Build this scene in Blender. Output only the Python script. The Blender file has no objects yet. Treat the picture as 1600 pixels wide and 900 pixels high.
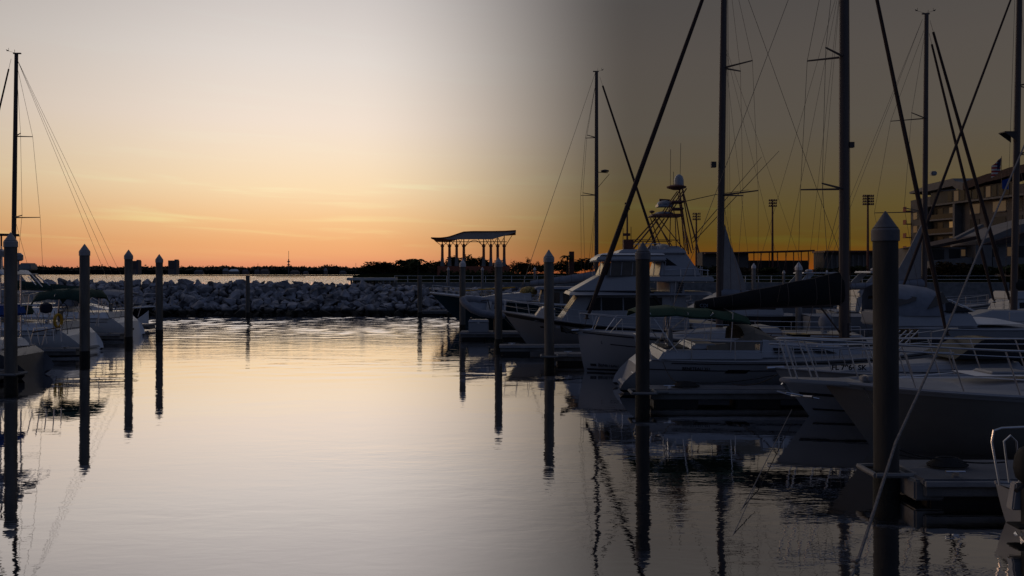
import bpy, bmesh, math, random
from mathutils import Vector, Matrix, Euler
from mathutils import noise as mnoise
random.seed(7)
PI = math.pi
S = bpy.context.scene
COL = S.collection
R = math.radians
# ------------------------------------------------------------------ camera
F, HC, CX, HY = 1244.0, 3.83, 800.0, 427.0      # focal length in photo pixels, eye height, horizon row
def P(px, py, Y): return Vector(((px-CX)/F*Y, Y, HC-(py-HY)/F*Y))
def X(px, Y): return (px-CX)/F*Y
def Z(py, Y): return HC-(py-HY)/F*Y
cam = bpy.data.cameras.new('camera'); cam.sensor_width = 36; cam.lens = F/1600*36
cam.shift_y = -23/1600; cam.clip_start = 0.1; cam.clip_end = 30000
camo = bpy.data.objects.new('camera', cam); COL.objects.link(camo)
camo.location = (0, 0, HC); camo.rotation_euler = (R(90), 0, 0); S.camera = camo
# ------------------------------------------------------------------ exposure
S.view_settings.view_transform = 'Standard'; S.view_settings.look = 'None'
S.view_settings.exposure = 0; S.view_settings.gamma = 1
S.cycles.max_bounces = 6; S.cycles.glossy_bounces = 3; S.cycles.caustics_reflective = False
S.cycles.use_denoising = True
def lin(r, g, b):
    f = lambda c: (c/255/12.92) if c/255 <= .04045 else ((c/255+.055)/1.055)**2.4
    return (f(r), f(g), f(b), 1)
# ------------------------------------------------------------------ world: dusk sky
W = bpy.data.worlds.new('World'); S.world = W; W.use_nodes = True
nt = W.node_tree; nt.nodes.clear(); N = nt.nodes.new; LK = nt.links.new
def wmath(op, a, b=None, c=None, clamp=False):
    n = N('ShaderNodeMath'); n.operation = op; n.use_clamp = clamp
    for i, v in enumerate((a, b, c)):
        if v is None: continue
        if isinstance(v, (int, float)): n.inputs[i].default_value = v
        else: LK(v, n.inputs[i])
    return n.outputs[0]
def wramp(fac, stops, interp='EASE'):
    n = N('ShaderNodeValToRGB'); n.color_ramp.interpolation = interp
    e = n.color_ramp.elements
    while len(e) > 1: e.remove(e[-1])
    e[0].position = stops[0][0]; e[0].color = stops[0][1]
    for p, c in stops[1:]:
        k = e.new(p); k.color = c
    LK(fac, n.inputs[0]); return n.outputs[0]
def wmix(f, a, b, mode='MIX'):
    n = N('ShaderNodeMix'); n.data_type = 'RGBA'; n.blend_type = mode
    for s, v in ((0, f), (6, a), (7, b)):
        if isinstance(v, (int, float)): n.inputs[s].default_value = v
        elif isinstance(v, tuple): n.inputs[s].default_value = v
        else: LK(v, n.inputs[s])
    return n.outputs[2]
tc = N('ShaderNodeTexCoord'); sp = N('ShaderNodeSeparateXYZ'); LK(tc.outputs['Generated'], sp.inputs[0])
el = wmath('MULTIPLY', wmath('ARCSINE', sp.outputs[2]), 180/PI)
az = wmath('MULTIPLY', wmath('ARCTAN2', sp.outputs[0], sp.outputs[1]), 180/PI)
e90 = wmath('DIVIDE', el, 90, clamp=True)
def d(x): return x/90
def rowel(y): return d(math.degrees(math.atan((HY-y)/F)))
bright = wramp(e90, [(0, lin(214,134,104)), (rowel(412), lin(232,152,110)), (rowel(400), lin(240,168,115)), (rowel(380), lin(243,178,121)), (rowel(350), lin(248,198,142)),
                     (rowel(298), lin(252,222,180)), (rowel(250), lin(249,226,197)), (rowel(200), lin(244,226,209)),
                     (rowel(100), lin(228,218,210)), (rowel(5), lin(208,200,196)), (d(24), lin(190,183,180)), (d(34), lin(160,154,158)), (d(60), lin(124,124,138)), (1, lin(100,106,126))], 'LINEAR')
dark = wramp(e90, [(0, lin(134,66,20)), (rowel(412), lin(122,66,18)), (rowel(398), lin(106,68,20)), (rowel(378), lin(93,71,26)), (rowel(330), lin(93,79,44)),
                   (rowel(280), lin(91,80,60)), (rowel(210), lin(88,81,72)), (rowel(100), lin(85,79,74)), (rowel(5), lin(79,75,73)), (d(21), lin(86,83,81)),
                   (d(26), lin(90,88,87)), (d(60), lin(66,70,80)), (1, lin(56,64,80))], 'LINEAR')
back = wramp(e90, [(0, lin(64,70,86)), (d(12), lin(72,82,104)), (d(40), lin(64,76,104)), (1, lin(54,64,88))], 'LINEAR')
# the afterglow lies to the left; away from it the dusk sky falls off quickly
da = wmath('ABSOLUTE', wmath('ADD', az, 55))
mr = N('ShaderNodeMapRange'); mr.interpolation_type = 'SMOOTHSTEP'
LK(da, mr.inputs[0]); mr.inputs[1].default_value = 43; mr.inputs[2].default_value = 64
glowcol = wmix(mr.outputs[0], bright, dark)
mb = N('ShaderNodeMapRange'); mb.interpolation_type = 'SMOOTHSTEP'
LK(wmath('ABSOLUTE', az), mb.inputs[0]); mb.inputs[1].default_value = 60; mb.inputs[2].default_value = 120
full = wmix(mb.outputs[0], glowcol, back)
# left part of the frame is a little duller than the middle of the glow
md = N('ShaderNodeMapRange'); md.interpolation_type = 'SMOOTHSTEP'
LK(az, md.inputs[0]); md.inputs[1].default_value = -42; md.inputs[2].default_value = -14; md.inputs[3].default_value = .62; md.inputs[4].default_value = 1.0
mulc = N('ShaderNodeVectorMath'); mulc.operation = 'SCALE'; LK(full, mulc.inputs[0]); LK(md.outputs[0], mulc.inputs[3])
# thin streaks of cloud low over the horizon
cv = N('ShaderNodeCombineXYZ'); LK(wmath('MULTIPLY', az, .07), cv.inputs[0]); LK(wmath('ADD', wmath('MULTIPLY', el, 1.15), wmath('MULTIPLY', az, .035)), cv.inputs[1])
cn = N('ShaderNodeTexNoise'); cn.inputs['Scale'].default_value = 1.0; cn.inputs['Detail'].default_value = 6; cn.inputs['Distortion'].default_value = .5
LK(cv.outputs[0], cn.inputs[0])
cr = wramp(cn.outputs[0], [(0, (0,0,0,1)), (.52, (0,0,0,1)), (.72, (1,1,1,1)), (1, (1,1,1,1))])
band = wramp(e90, [(0, (0,0,0,1)), (d(1), (.3,.3,.3,1)), (d(2.6), (1,1,1,1)), (d(4.6), (.7,.7,.7,1)), (d(7.5), (.1,.1,.1,1)), (d(12), (.05,.05,.05,1)), (1, (0,0,0,1))])
cf = wmath('MULTIPLY', wmath('MULTIPLY', cr, band), .85)
cl = N('ShaderNodeVectorMath'); cl.operation = 'MULTIPLY'; LK(mulc.outputs[0], cl.inputs[0]); cl.inputs[1].default_value = (1.05, 1.34, 1.30)
skyc = wmix(cf, mulc.outputs[0], cl.outputs[0])
bg = N('ShaderNodeBackground'); LK(skyc, bg.inputs[0]); bg.inputs[1].default_value = 1.0
ow = N('ShaderNodeOutputWorld'); LK(bg.outputs[0], ow.inputs[0])
# ------------------------------------------------------------------ the last of the sun, very weak, low on the left
sl = bpy.data.lights.new('sun', 'SUN'); sl.energy = .12; sl.angle = R(8); sl.color = (1, .62, .38)
so = bpy.data.objects.new('sun', sl); COL.objects.link(so)
so.rotation_euler = Vector((math.sin(R(-72)), math.cos(R(-72)), math.sin(R(4)))).to_track_quat('Z', 'Y').to_euler()

# ================================================================== materials
MATS = {}
def mat(name, rgb, rough=.6, metal=0, var=.15, scale=3., bump=.0, bscale=None, coat=0, spec=.5, rgb2=None, vscale=(1,1,1)):
    if name in MATS: return MATS[name]
    m = bpy.data.materials.new(name); m.use_nodes = True; t = m.node_tree; b = t.nodes['Principled BSDF']
    b.inputs['Roughness'].default_value = rough; b.inputs['Metallic'].default_value = metal
    b.inputs['Specular IOR Level'].default_value = spec
    if coat: b.inputs['Coat Weight'].default_value = coat; b.inputs['Coat Roughness'].default_value = .08
    tc = t.nodes.new('ShaderNodeTexCoord'); mp = t.nodes.new('ShaderNodeMapping'); mp.inputs['Scale'].default_value = vscale
    t.links.new(tc.outputs['Object'], mp.inputs[0])
    n = t.nodes.new('ShaderNodeTexNoise'); n.inputs['Scale'].default_value = scale; n.inputs['Detail'].default_value = 5
    t.links.new(mp.outputs[0], n.inputs[0])
    r = t.nodes.new('ShaderNodeValToRGB'); e = r.color_ramp.elements
    e[0].position = .3; e[1].position = .7
    c2 = rgb2 or tuple(min(1, c*(1+var)) for c in rgb)
    e[0].color = tuple(c*(1-var) for c in rgb)+(1,); e[1].color = tuple(c2)+(1,)
    t.links.new(n.outputs[0], r.inputs[0]); t.links.new(r.outputs[0], b.inputs['Base Color'])
    if bump:
        n2 = t.nodes.new('ShaderNodeTexNoise'); n2.inputs['Scale'].default_value = bscale or scale*4; n2.inputs['Detail'].default_value = 4
        t.links.new(mp.outputs[0], n2.inputs[0])
        bp = t.nodes.new('ShaderNodeBump'); bp.inputs['Strength'].default_value = bump; bp.inputs['Distance'].default_value = .02
        t.links.new(n2.outputs[0], bp.inputs['Height']); t.links.new(bp.outputs[0], b.inputs['Normal'])
    MATS[name] = m; return m
GEL = mat('gelcoat_white_dimmed', (.36,.375,.41), .28, var=.05, scale=.8)  # white gelcoat, darkened in its colour to imitate the dim right side
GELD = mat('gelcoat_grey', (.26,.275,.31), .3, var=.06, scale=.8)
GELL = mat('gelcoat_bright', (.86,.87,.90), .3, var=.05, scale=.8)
DECK = mat('deck_nonskid', (.28,.29,.32), .7, var=.08, scale=2, bump=.2, bscale=60)
DECKL = mat('deck_pale', (.34,.35,.38), .7, var=.08, scale=2, bump=.2, bscale=60)
NAVY = mat('hull_dark', (.25,.245,.24), .4, var=.15, scale=.7)
BLACKH = mat('hull_black', (.012,.013,.016), .22, var=.2, scale=.7)
TEAL = mat('hull_teal', (.012,.055,.075), .22, var=.15, scale=.7)
STRIPE = mat('stripe_dark', (.012,.013,.02), .4)
ANTIF = mat('bottom_paint', (.01,.012,.02), .7, var=.3)
GLASS = mat('dark_glass', (.008,.009,.011), .18, var=.2, spec=.22)
VINYL = mat('clear_vinyl', (.08,.066,.055), .22, var=.3, scale=2)
STEEL = mat('stainless', (.55,.55,.57), .28, metal=1, var=.08)
ALU = mat('mast_alloy', (.085,.066,.062), .5, metal=.2, var=.1, vscale=(1,1,.2))
ALUD = mat('dark_spar', (.05,.04,.04), .5, metal=.3, var=.2)
WIRE = mat('wire', (.10,.08,.07), .5, metal=.5)
SAILB = mat('furled_sail_cover', (.035,.022,.022), .85, var=.35, scale=6, bump=.4, bscale=10, vscale=(1,1,.3))
COVER = mat('canvas_black', (.008,.009,.011), .95, var=.3, scale=3, bump=.5, bscale=5)
GREEN = mat('canvas_green', (.005,.045,.026), .85, var=.25, scale=3, bump=.4, bscale=6)
DGREEN = mat('canvas_dark_green', (.012,.045,.036), .9, var=.3, scale=3, bump=.5, bscale=5)
GREYC = mat('canvas_grey', (.24,.26,.31), .85, var=.12, scale=3, bump=.35, bscale=5)
BLUEC = mat('canvas_blue', (.01,.07,.35), .85, var=.2, scale=3, bump=.3, bscale=6)
TAN = mat('canvas_tan', (.22,.19,.15), .85, var=.15, scale=3, bump=.3)
CONC = mat('concrete', (.22,.22,.225), .85, var=.22, scale=2.2, bump=.5, bscale=18)
DOCKM = mat('dock_deck', (.13,.14,.165), .8, var=.18, scale=1.5, bump=.4, bscale=25)
PILE = mat('pile_concrete', (.06,.057,.054), .9, var=.3, scale=3, bump=.6, bscale=14, vscale=(1,1,.25))
PILEL = mat('pile_concrete_pale', (.16,.15,.138), .9, var=.35, scale=3, bump=.8, bscale=14, vscale=(1,1,.2))
PILED = mat('pile_growth', (.012,.013,.010), .8, var=.5, scale=8, bump=1., bscale=30)
CAP = mat('pile_cap', (.34,.34,.36), .6, var=.12, scale=4, bump=.1)
CAPD = mat('pile_cap_dark', (.13,.13,.145), .7, var=.2, scale=4, bump=.2)  # cap colour darkened for the two piles on the dim right side
CAPW = mat('pile_cap_white', (.62,.62,.65), .55, var=.1, scale=4)
RUBR = mat('rubber', (.012,.012,.013), .7)
WHITEP = mat('white_paint', (.62,.62,.62), .5, var=.08)
ROPE = mat('rope', (.24,.22,.21), .9, var=.3, scale=40, bump=.6, bscale=80)
ROPED = mat('rope_dark', (.03,.03,.032), .95, var=.3, scale=40)
WOOD = mat('teak', (.14,.07,.035), .6, var=.3, scale=4, vscale=(1,6,6))
YEL = mat('yellow_foam', (.65,.36,.03), .7)
ORG = mat('orange_plastic', (.7,.24,.02), .6)
COLM = mat('terracotta_column', (.42,.14,.08), .7, var=.15)
REDP = mat('rust_steel', (.13,.045,.032), .6, var=.25)
BRICK = mat('brick', (.34,.12,.075), .9, var=.3, scale=6, bump=.4)
STUCCO = mat('stucco', (.20,.19,.185), .9, var=.12, scale=1, bump=.2)
STUCCOD = mat('stucco_dark', (.12,.11,.105), .9, var=.15, scale=1)
ROOFM = mat('roof_shingle', (.07,.045,.04), .9, var=.25, scale=3)
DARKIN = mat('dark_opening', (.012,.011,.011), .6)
BARK = mat('bark', (.045,.035,.028), .95, var=.3, scale=6, bump=.6)
LEAF = mat('leaf_dark', (.022,.034,.014), .85, spec=.1, var=.5, scale=.6, rgb2=(.045,.06,.02))
LEAFB = mat('leaf_brown', (.045,.03,.016), .85, spec=.1, var=.5, scale=.6)
GRASS = mat('grass', (.012,.016,.008), 1.0, spec=0, var=.4, scale=.2, bump=.5, bscale=3)
FOIL = mat('far_wood', (.016,.018,.016), .95, spec=.1, var=.4, scale=.02)
FARB = mat('far_building', (.20,.16,.15), .9, var=.1, scale=.05)
FARD = mat('far_roof', (.12,.12,.14), .9, var=.1, scale=.05)
def lampmat(name, c, s):
    m = bpy.data.materials.new(name); m.use_nodes = True; b = m.node_tree.nodes['Principled BSDF']
    b.inputs['Base Color'].default_value = (.02, .018, .015, 1); b.inputs['Emission Color'].default_value = (*c, 1); b.inputs['Emission Strength'].default_value = s
    return m
WARMW = lampmat('lit_window', (1, .55, .20), .16)
WARMD = lampmat('dim_window', (.9, .55, .28), .05)
# rock: quarry stone, wet and dark with algae below the tide mark
def rockmat():
    m = bpy.data.materials.new('quarry_stone'); m.use_nodes = True; t = m.node_tree; b = t.nodes['Principled BSDF']; n = t.nodes.new; k = t.links.new
    g = n('ShaderNodeNewGeometry'); s = n('ShaderNodeSeparateXYZ'); k(g.outputs['Position'], s.inputs[0])
    no = n('ShaderNodeTexNoise'); no.inputs['Scale'].default_value = 1.3; no.inputs['Detail'].default_value = 8; k(g.outputs['Position'], no.inputs[0])
    oi = n('ShaderNodeObjectInfo')
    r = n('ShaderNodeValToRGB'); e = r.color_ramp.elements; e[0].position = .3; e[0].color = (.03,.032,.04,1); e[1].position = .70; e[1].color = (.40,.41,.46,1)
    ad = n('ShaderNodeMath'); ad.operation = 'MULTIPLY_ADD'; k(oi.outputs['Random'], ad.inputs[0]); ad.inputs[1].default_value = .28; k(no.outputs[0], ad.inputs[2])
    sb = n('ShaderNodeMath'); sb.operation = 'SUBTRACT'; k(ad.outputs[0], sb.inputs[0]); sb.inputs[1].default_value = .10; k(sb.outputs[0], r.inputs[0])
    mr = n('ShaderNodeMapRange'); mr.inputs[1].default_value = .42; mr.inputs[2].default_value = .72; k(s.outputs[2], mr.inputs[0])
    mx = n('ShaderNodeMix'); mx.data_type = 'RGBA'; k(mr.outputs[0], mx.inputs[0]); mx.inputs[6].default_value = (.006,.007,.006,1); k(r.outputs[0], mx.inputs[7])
    k(mx.outputs[2], b.inputs['Base Color']); b.inputs['Roughness'].default_value = .85
    bp = n('ShaderNodeBump'); bp.inputs['Strength'].default_value = .8; bp.inputs['Distance'].default_value = .08
    n2 = n('ShaderNodeTexNoise'); n2.inputs['Scale'].default_value = 5; n2.inputs['Detail'].default_value = 5; k(g.outputs['Position'], n2.inputs[0])
    k(n2.outputs[0], bp.inputs['Height']); k(bp.outputs[0], b.inputs['Normal']); return m
ROCK = rockmat()
def watermat():
    m = bpy.data.materials.new('harbour_water'); m.use_nodes = True; t = m.node_tree; t.nodes.clear(); n = t.nodes.new; k = t.links.new
    g = n('ShaderNodeNewGeometry')
    def noise(sc, vs, det=3, dist=0.):
        mp = n('ShaderNodeMapping'); mp.inputs['Scale'].default_value = vs; k(g.outputs['Position'], mp.inputs[0])
        x = n('ShaderNodeTexNoise'); x.inputs['Scale'].default_value = sc; x.inputs['Detail'].default_value = det; x.inputs['Distortion'].default_value = dist
        k(mp.outputs[0], x.inputs[0]); return x.outputs[0]
    def mth(op, a, b, c=None):
        x = n('ShaderNodeMath'); x.operation = op
        for i, v in enumerate((a, b, c)):
            if v is None: continue
            if isinstance(v, (int, float)): x.inputs[i].default_value = v
            else: k(v, x.inputs[i])
        return x.outputs[0]
    s = n('ShaderNodeSeparateXYZ'); k(g.outputs['Position'], s.inputs[0])
    # a breeze reaches the outer basin, the inner basin is sheltered
    mr = n('ShaderNodeMapRange'); mr.interpolation_type = 'SMOOTHSTEP'; k(s.outputs[1], mr.inputs[0])
    mr.inputs[1].default_value = 26; mr.inputs[2].default_value = 58; mr.inputs[3].default_value = .0; mr.inputs[4].default_value = 1.0
    patch = n('ShaderNodeMapRange'); k(noise(.09, (.6, 1.2, 1)), patch.inputs[0]); patch.inputs[1].default_value = .50; patch.inputs[2].default_value = .66; patch.inputs[3].default_value = 0; patch.inputs[4].default_value = .65
    bay = n('ShaderNodeMapRange'); bay.interpolation_type = 'SMOOTHSTEP'; k(s.outputs[1], bay.inputs[0]); bay.inputs[1].default_value = 76; bay.inputs[2].default_value = 130; bay.inputs[3].default_value = 0; bay.inputs[4].default_value = 9
    amp = mth('ADD', mth('ADD', mr.outputs[0], bay.outputs[0]), patch.outputs[0])
    swell = noise(.55, (.55, 1.3, 1), 2, .3)
    rip = noise(3.2, (.45, 1.15, 1), 3, .4)
    fine = noise(9, (.6, 1.2, 1), 2)
    h = mth('ADD', mth('MULTIPLY', swell, mth('MULTIPLY_ADD', amp, .012, .0045)), mth('MULTIPLY', rip, mth('MULTIPLY_ADD', amp, .009, .0018)))
    h = mth('ADD', h, mth('MULTIPLY', fine, mth('MULTIPLY_ADD', amp, .003, .0003)))
    bp = n('ShaderNodeBump'); bp.inputs['Strength'].default_value = 1; bp.inputs['Distance'].default_value = 1; k(h, bp.inputs['Height'])
    gl = n('ShaderNodeBsdfGlossy'); gl.inputs['Color'].default_value = (.97,.95,.95,1); gl.inputs['Roughness'].default_value = .012; k(bp.outputs[0], gl.inputs['Normal'])
    df = n('ShaderNodeBsdfDiffuse'); df.inputs['Color'].default_value = (.010,.014,.016,1)
    lw = n('ShaderNodeLayerWeight'); lw.inputs['Blend'].default_value = .5; k(bp.outputs[0], lw.inputs['Normal'])
    fr = n('ShaderNodeMapRange'); k(lw.outputs['Facing'], fr.inputs[0]); fr.inputs[1].default_value = 0; fr.inputs[2].default_value = .85; fr.inputs[3].default_value = -.22; fr.inputs[4].default_value = .97
    mx = n('ShaderNodeMixShader'); k(fr.outputs[0], mx.inputs[0]); k(df.outputs[0], mx.inputs[1]); k(gl.outputs[0], mx.inputs[2])
    o = n('ShaderNodeOutputMaterial'); k(mx.outputs[0], o.inputs[0]); return m
WATER = watermat()

# ================================================================== helpers
class Thing:
    def __init__(s, name, label, cat, loc=(0,0,0), rz=0, group=None):
        s.o = bpy.data.objects.new(name, None); COL.objects.link(s.o)
        s.o.empty_display_size = .3
        s.o.location = loc; s.o.rotation_euler = (0, 0, rz)
        s.o['label'] = label; s.o['category'] = cat
        if group: s.o['group'] = group
        s.M = Matrix.Translation(loc) @ Matrix.Rotation(rz, 4, 'Z'); s.I = s.M.inverted()
    def W(s, p): return s.I @ Vector(p)
def tag(o, label, cat, group=None):
    o['label'] = label; o['category'] = cat
    if group: o['group'] = group
    return o
MESHN = [0]
class MB:
    def __init__(s): s.v = []; s.f = []
    def add(s, vs, fs):
        n = len(s.v); s.v += [tuple(p) for p in vs]; s.f += [tuple(i+n for i in q) for q in fs]; return s
    def hexa(s, c):   # 4 bottom (ccw), 4 top
        return s.add(c, [(3,2,1,0),(4,5,6,7),(0,1,5,4),(1,2,6,5),(2,3,7,6),(3,0,4,7)])
    def box(s, c, d, rz=0):
        a, b, h = d[0]/2, d[1]/2, d[2]/2; q = []
        for z in (-h, h):
            for x, y in ((-a,-b),(a,-b),(a,b),(-a,b)):
                q.append((c[0]+x*math.cos(rz)-y*math.sin(rz), c[1]+x*math.sin(rz)+y*math.cos(rz), c[2]+z))
        return s.hexa(q)
    def frus(s, x0, x1, wb, wt, z0, z1, sb=0, sf=0, wb2=None, wt2=None, yc=0, z1f=None):
        # x0 aft, x1 fwd; wb/wt full widths bottom/top aft, wb2/wt2 forward; sb, sf = slope insets aft / forward at top
        wb2 = wb if wb2 is None else wb2; wt2 = wt if wt2 is None else wt2; z1f = z1 if z1f is None else z1f
        q = [(x0,-wb/2+yc,z0),(x1,-wb2/2+yc,z0),(x1,wb2/2+yc,z0),(x0,wb/2+yc,z0),(x0+sb,-wt/2+yc,z1),(x1-sf,-wt2/2+yc,z1f),(x1-sf,wt2/2+yc,z1f),(x0+sb,wt/2+yc,z1)]
        s.hexa(q); return q
    def tube(s, pts, r, n=6, caps=True, flat=None):
        pts = [Vector(p) for p in pts]; m = len(pts); rs = r if isinstance(r, (list, tuple)) else [r]*m
        up = None; base = len(s.v)
        for i, p in enumerate(pts):
            t = (pts[min(i+1, m-1)]-pts[max(i-1, 0)]).normalized()
            if up is None:
                up = Vector((0,0,1)) if abs(t.z) < .9 else Vector((1,0,0))
            a = t.cross(up).normalized(); b = a.cross(t).normalized(); up = b
            for k in range(n):
                th = 2*PI*k/n; s.v.append(tuple(p + a*rs[i]*math.cos(th)*(flat or 1) + b*rs[i]*math.sin(th)))
        for i in range(m-1):
            for k in range(n):
                s.f.append((base+i*n+k, base+i*n+(k+1)%n, base+(i+1)*n+(k+1)%n, base+(i+1)*n+k))
        if caps:
            s.f.append(tuple(base+k for k in range(n-1,-1,-1))); s.f.append(tuple(base+(m-1)*n+k for k in range(n)))
        return s
    def loft(s, rings, closed=True, caps=True):
        base = len(s.v); n = len(rings[0])
        for r in rings: s.v += [tuple(p) for p in r]
        for i in range(len(rings)-1):
            for k in range(n if closed else n-1):
                s.f.append((base+i*n+k, base+i*n+(k+1)%n, base+(i+1)*n+(k+1)%n, base+(i+1)*n+k))
        if caps and closed:
            s.f.append(tuple(base+k for k in range(n-1,-1,-1))); s.f.append(tuple(base+(len(rings)-1)*n+k for k in range(n)))
        return s
    def lathe(s, prof, c=(0,0,0), n=12, caps=True):
        return s.loft([[(c[0]+r*math.cos(2*PI*k/n), c[1]+r*math.sin(2*PI*k/n), c[2]+z) for k in range(n)] for r, z in prof], True, caps)
    def ell(s, c, r, n=12, m=8, z0=-1., z1=1.):
        rings = []
        for i in range(m+1):
            ph = math.asin(z0)+(math.asin(z1)-math.asin(z0))*i/m
            rr = max(math.cos(ph), .001)
            rings.append([(c[0]+r[0]*rr*math.cos(2*PI*k/n), c[1]+r[1]*rr*math.sin(2*PI*k/n), c[2]+r[2]*math.sin(ph)) for k in range(n)])
        return s.loft(rings)
    def patch(s, q, u0, u1, v0, v1, off=.006, th=.02, flip=False):
        # q: a,b,c,d = bottom-left, bottom-right, top-right, top-left; a thin slab standing proud by off
        a, b, c, e = [Vector(p) for p in q]
        L = lambda u, v: (a*(1-u)+b*u)*(1-v)+(e*(1-u)+c*u)*v
        nrm = (b-a).cross(e-a).normalized() * (-1 if flip else 1)
        w = [L(u0,v0), L(u1,v0), L(u1,v1), L(u0,v1)]
        return s.hexa([p-nrm*th for p in w]+[p+nrm*off for p in w])
    def prism(s, pts, dvec):
        n = len(pts); dv = Vector(dvec); a = [Vector(p) for p in pts]
        return s.add(a+[p+dv for p in a], [tuple(range(n-1,-1,-1)), tuple(range(n,2*n))]+[(i,(i+1)%n,(i+1)%n+n,i+n) for i in range(n)])
    def build(s, name, m, parent=None, smooth=True, bevel=0, world=False, label=None, kind=None, seg=2, ang=38):
        vs = s.v; root = None
        if isinstance(parent, Thing): po = parent.o; root = parent
        else: po = parent
        if world and root is not None: vs = [tuple(root.I @ Vector(p)) for p in vs]
        me = bpy.data.meshes.new(name); me.from_pydata(vs, [], s.f)
        bm = bmesh.new(); bm.from_mesh(me)
        bmesh.ops.recalc_face_normals(bm, faces=bm.faces)
        if bevel:
            es = [e for e in bm.edges if len(e.link_faces) == 2 and e.calc_face_angle(0) > .5]
            bmesh.ops.bevel(bm, geom=es, offset=bevel, segments=seg, affect='EDGES', clamp_overlap=True)
        bm.to_mesh(me); bm.free()
        if smooth:
            me.polygons.foreach_set('use_smooth', [True]*len(me.polygons))
            me.set_sharp_from_angle(angle=R(ang))
        me.materials.append(m)
        o = bpy.data.objects.new(name, me); COL.objects.link(o)
        if po is not None: o.parent = po
        if label: o['label'] = label
        if kind: o['kind'] = kind
        return o
def structure(o): o['kind'] = 'structure'; return o
def copy_tree(o, parent=None):
    c = o.copy(); COL.objects.link(c); c.parent = parent
    for ch in [k for k in KIDS(o)]: copy_tree(ch, c)
    return c
def KIDS(o): return [k for k in COL.objects if k.parent is o]
def lettering(txt, m, parent, origin, xdir, size, name='lettering', up=Vector((0,0,1)), weight=0):
    cu = bpy.data.curves.new(name, 'FONT'); cu.body = txt; cu.size = size; cu.extrude = .004; cu.offset = weight
    ob = bpy.data.objects.new('tmp', cu); COL.objects.link(ob)
    dg = bpy.context.evaluated_depsgraph_get(); dg.update()
    me = bpy.data.meshes.new_from_object(ob.evaluated_get(dg)); bpy.data.objects.remove(ob)
    xd = Vector(xdir).normalized(); nr = xd.cross(up).normalized()
    u = nr.cross(xd).normalized()
    M = Matrix((xd, u, nr)).transposed().to_4x4(); M.translation = Vector(origin)
    me.transform((parent.I if isinstance(parent, Thing) else Matrix()) @ M)
    me.materials.clear(); me.materials.append(m)
    o = bpy.data.objects.new(name, me); COL.objects.link(o); o.parent = parent.o if isinstance(parent, Thing) else parent
    return o
def sag(a, b, drop, n=8):
    a, b = Vector(a), Vector(b)
    return [a.lerp(b, i/n)-Vector((0,0,drop*4*(i/n)*(1-i/n))) for i in range(n+1)]

# ================================================================== water
# the outer basin carries real wavelets (a gentle breeze); everything inside is nearly flat
import numpy as np
GX0, GX1, GY0, GY1 = -52.0, 14.0, 24.0, 72.4
nx_, ny_ = 330, 480
gx = np.linspace(GX0, GX1, nx_); gy = np.linspace(GY0, GY1, ny_); XX, YY = np.meshgrid(gx, gy)
rs = np.random.RandomState(4); ZZ = np.zeros_like(XX)
for k in range(70):
    wl = rs.uniform(.5, 1.9); th = rs.normal(PI/2, .55); kk = 2*PI/wl
    ZZ += wl*.0021*np.sin(kk*(XX*np.cos(th)+YY*np.sin(th))+rs.uniform(0, 6.28))
sm = lambda u: np.clip(u,0,1)**2*(3-2*np.clip(u,0,1))
patchy = .75+.35*np.sin(XX*.21+1.1*np.sin(YY*.13))*np.sin(YY*.35+XX*.07)
env = (.07*sm((YY-24)/6)*(1+1.2*sm((YY-27)/4)*sm((37-YY)/4)*sm((-XX+1)/10))+.93*sm((YY-38)/26)**1.2)*sm((GY1-YY)/.8)*sm((XX-GX0)/6)*sm((GX1-XX)/8)*patchy*sm(1-(XX+4)/14*.75)
ZZ *= env
verts = np.stack([XX, YY, ZZ], -1).reshape(-1, 3)
ii = (np.arange(ny_-1)[:, None]*nx_+np.arange(nx_-1)[None]).reshape(-1)
quads = np.stack([ii, ii+1, ii+nx_+1, ii+nx_], -1)
outer = [(-9000,-200,0),(9000,-200,0),(9000,GY0,0),(-9000,GY0,0),(-9000,GY1,0),(9000,GY1,0),(9000,15000,0),(-9000,15000,0),(GX0,GY0,0),(GX1,GY0,0),(GX0,GY1,0),(GX1,GY1,0)]
nb = len(verts); of = [(0,1,2,9,8,3),(3,8,10,4),(9,2,5,11),(4,10,11,5,6,7)]
wme = bpy.data.meshes.new('water')
wme.from_pydata([tuple(v) for v in verts.tolist()]+outer, [], [tuple(q) for q in quads.tolist()]+[tuple(nb+i for i in f) for f in of])
wme.polygons.foreach_set('use_smooth', [True]*len(wme.polygons)); wme.materials.append(WATER)
w = bpy.data.objects.new('water', wme); COL.objects.link(w); structure(w)
# seabed under the water sheet so nothing shows below the horizon from other angles
structure(MB().add([(-9000,-200,-6),(9000,-200,-6),(9000,15000,-6),(-9000,15000,-6)], [(0,1,2,3)]).build('seabed', ANTIF, smooth=False))

# ================================================================== land on the right of the bay
lb = MB()
poly = [(-19.0,96),(260,96),(1500,200),(1500,1800),(-220,1800),(-60,420),(-37,200),(-26,130)]
topz = lambda x, y: 2.7+min(1.0, max(0, (y-100)/40))
lb.add([(x,y,topz(x,y)) for x,y in poly]+[(x,y,-5) for x,y in poly],
       [tuple(range(8))]+[(i,i+8,(i+1)%8+8,(i+1)%8) for i in range(8)])
land = structure(lb.build('ground', GRASS, smooth=False))
# paved promenade edge and its seawall
sw = MB(); sw.box((20, 95.2, 1.3), (78, 1.6, 2.9)); structure(sw.build('seawall', CONC, bevel=.05))
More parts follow.
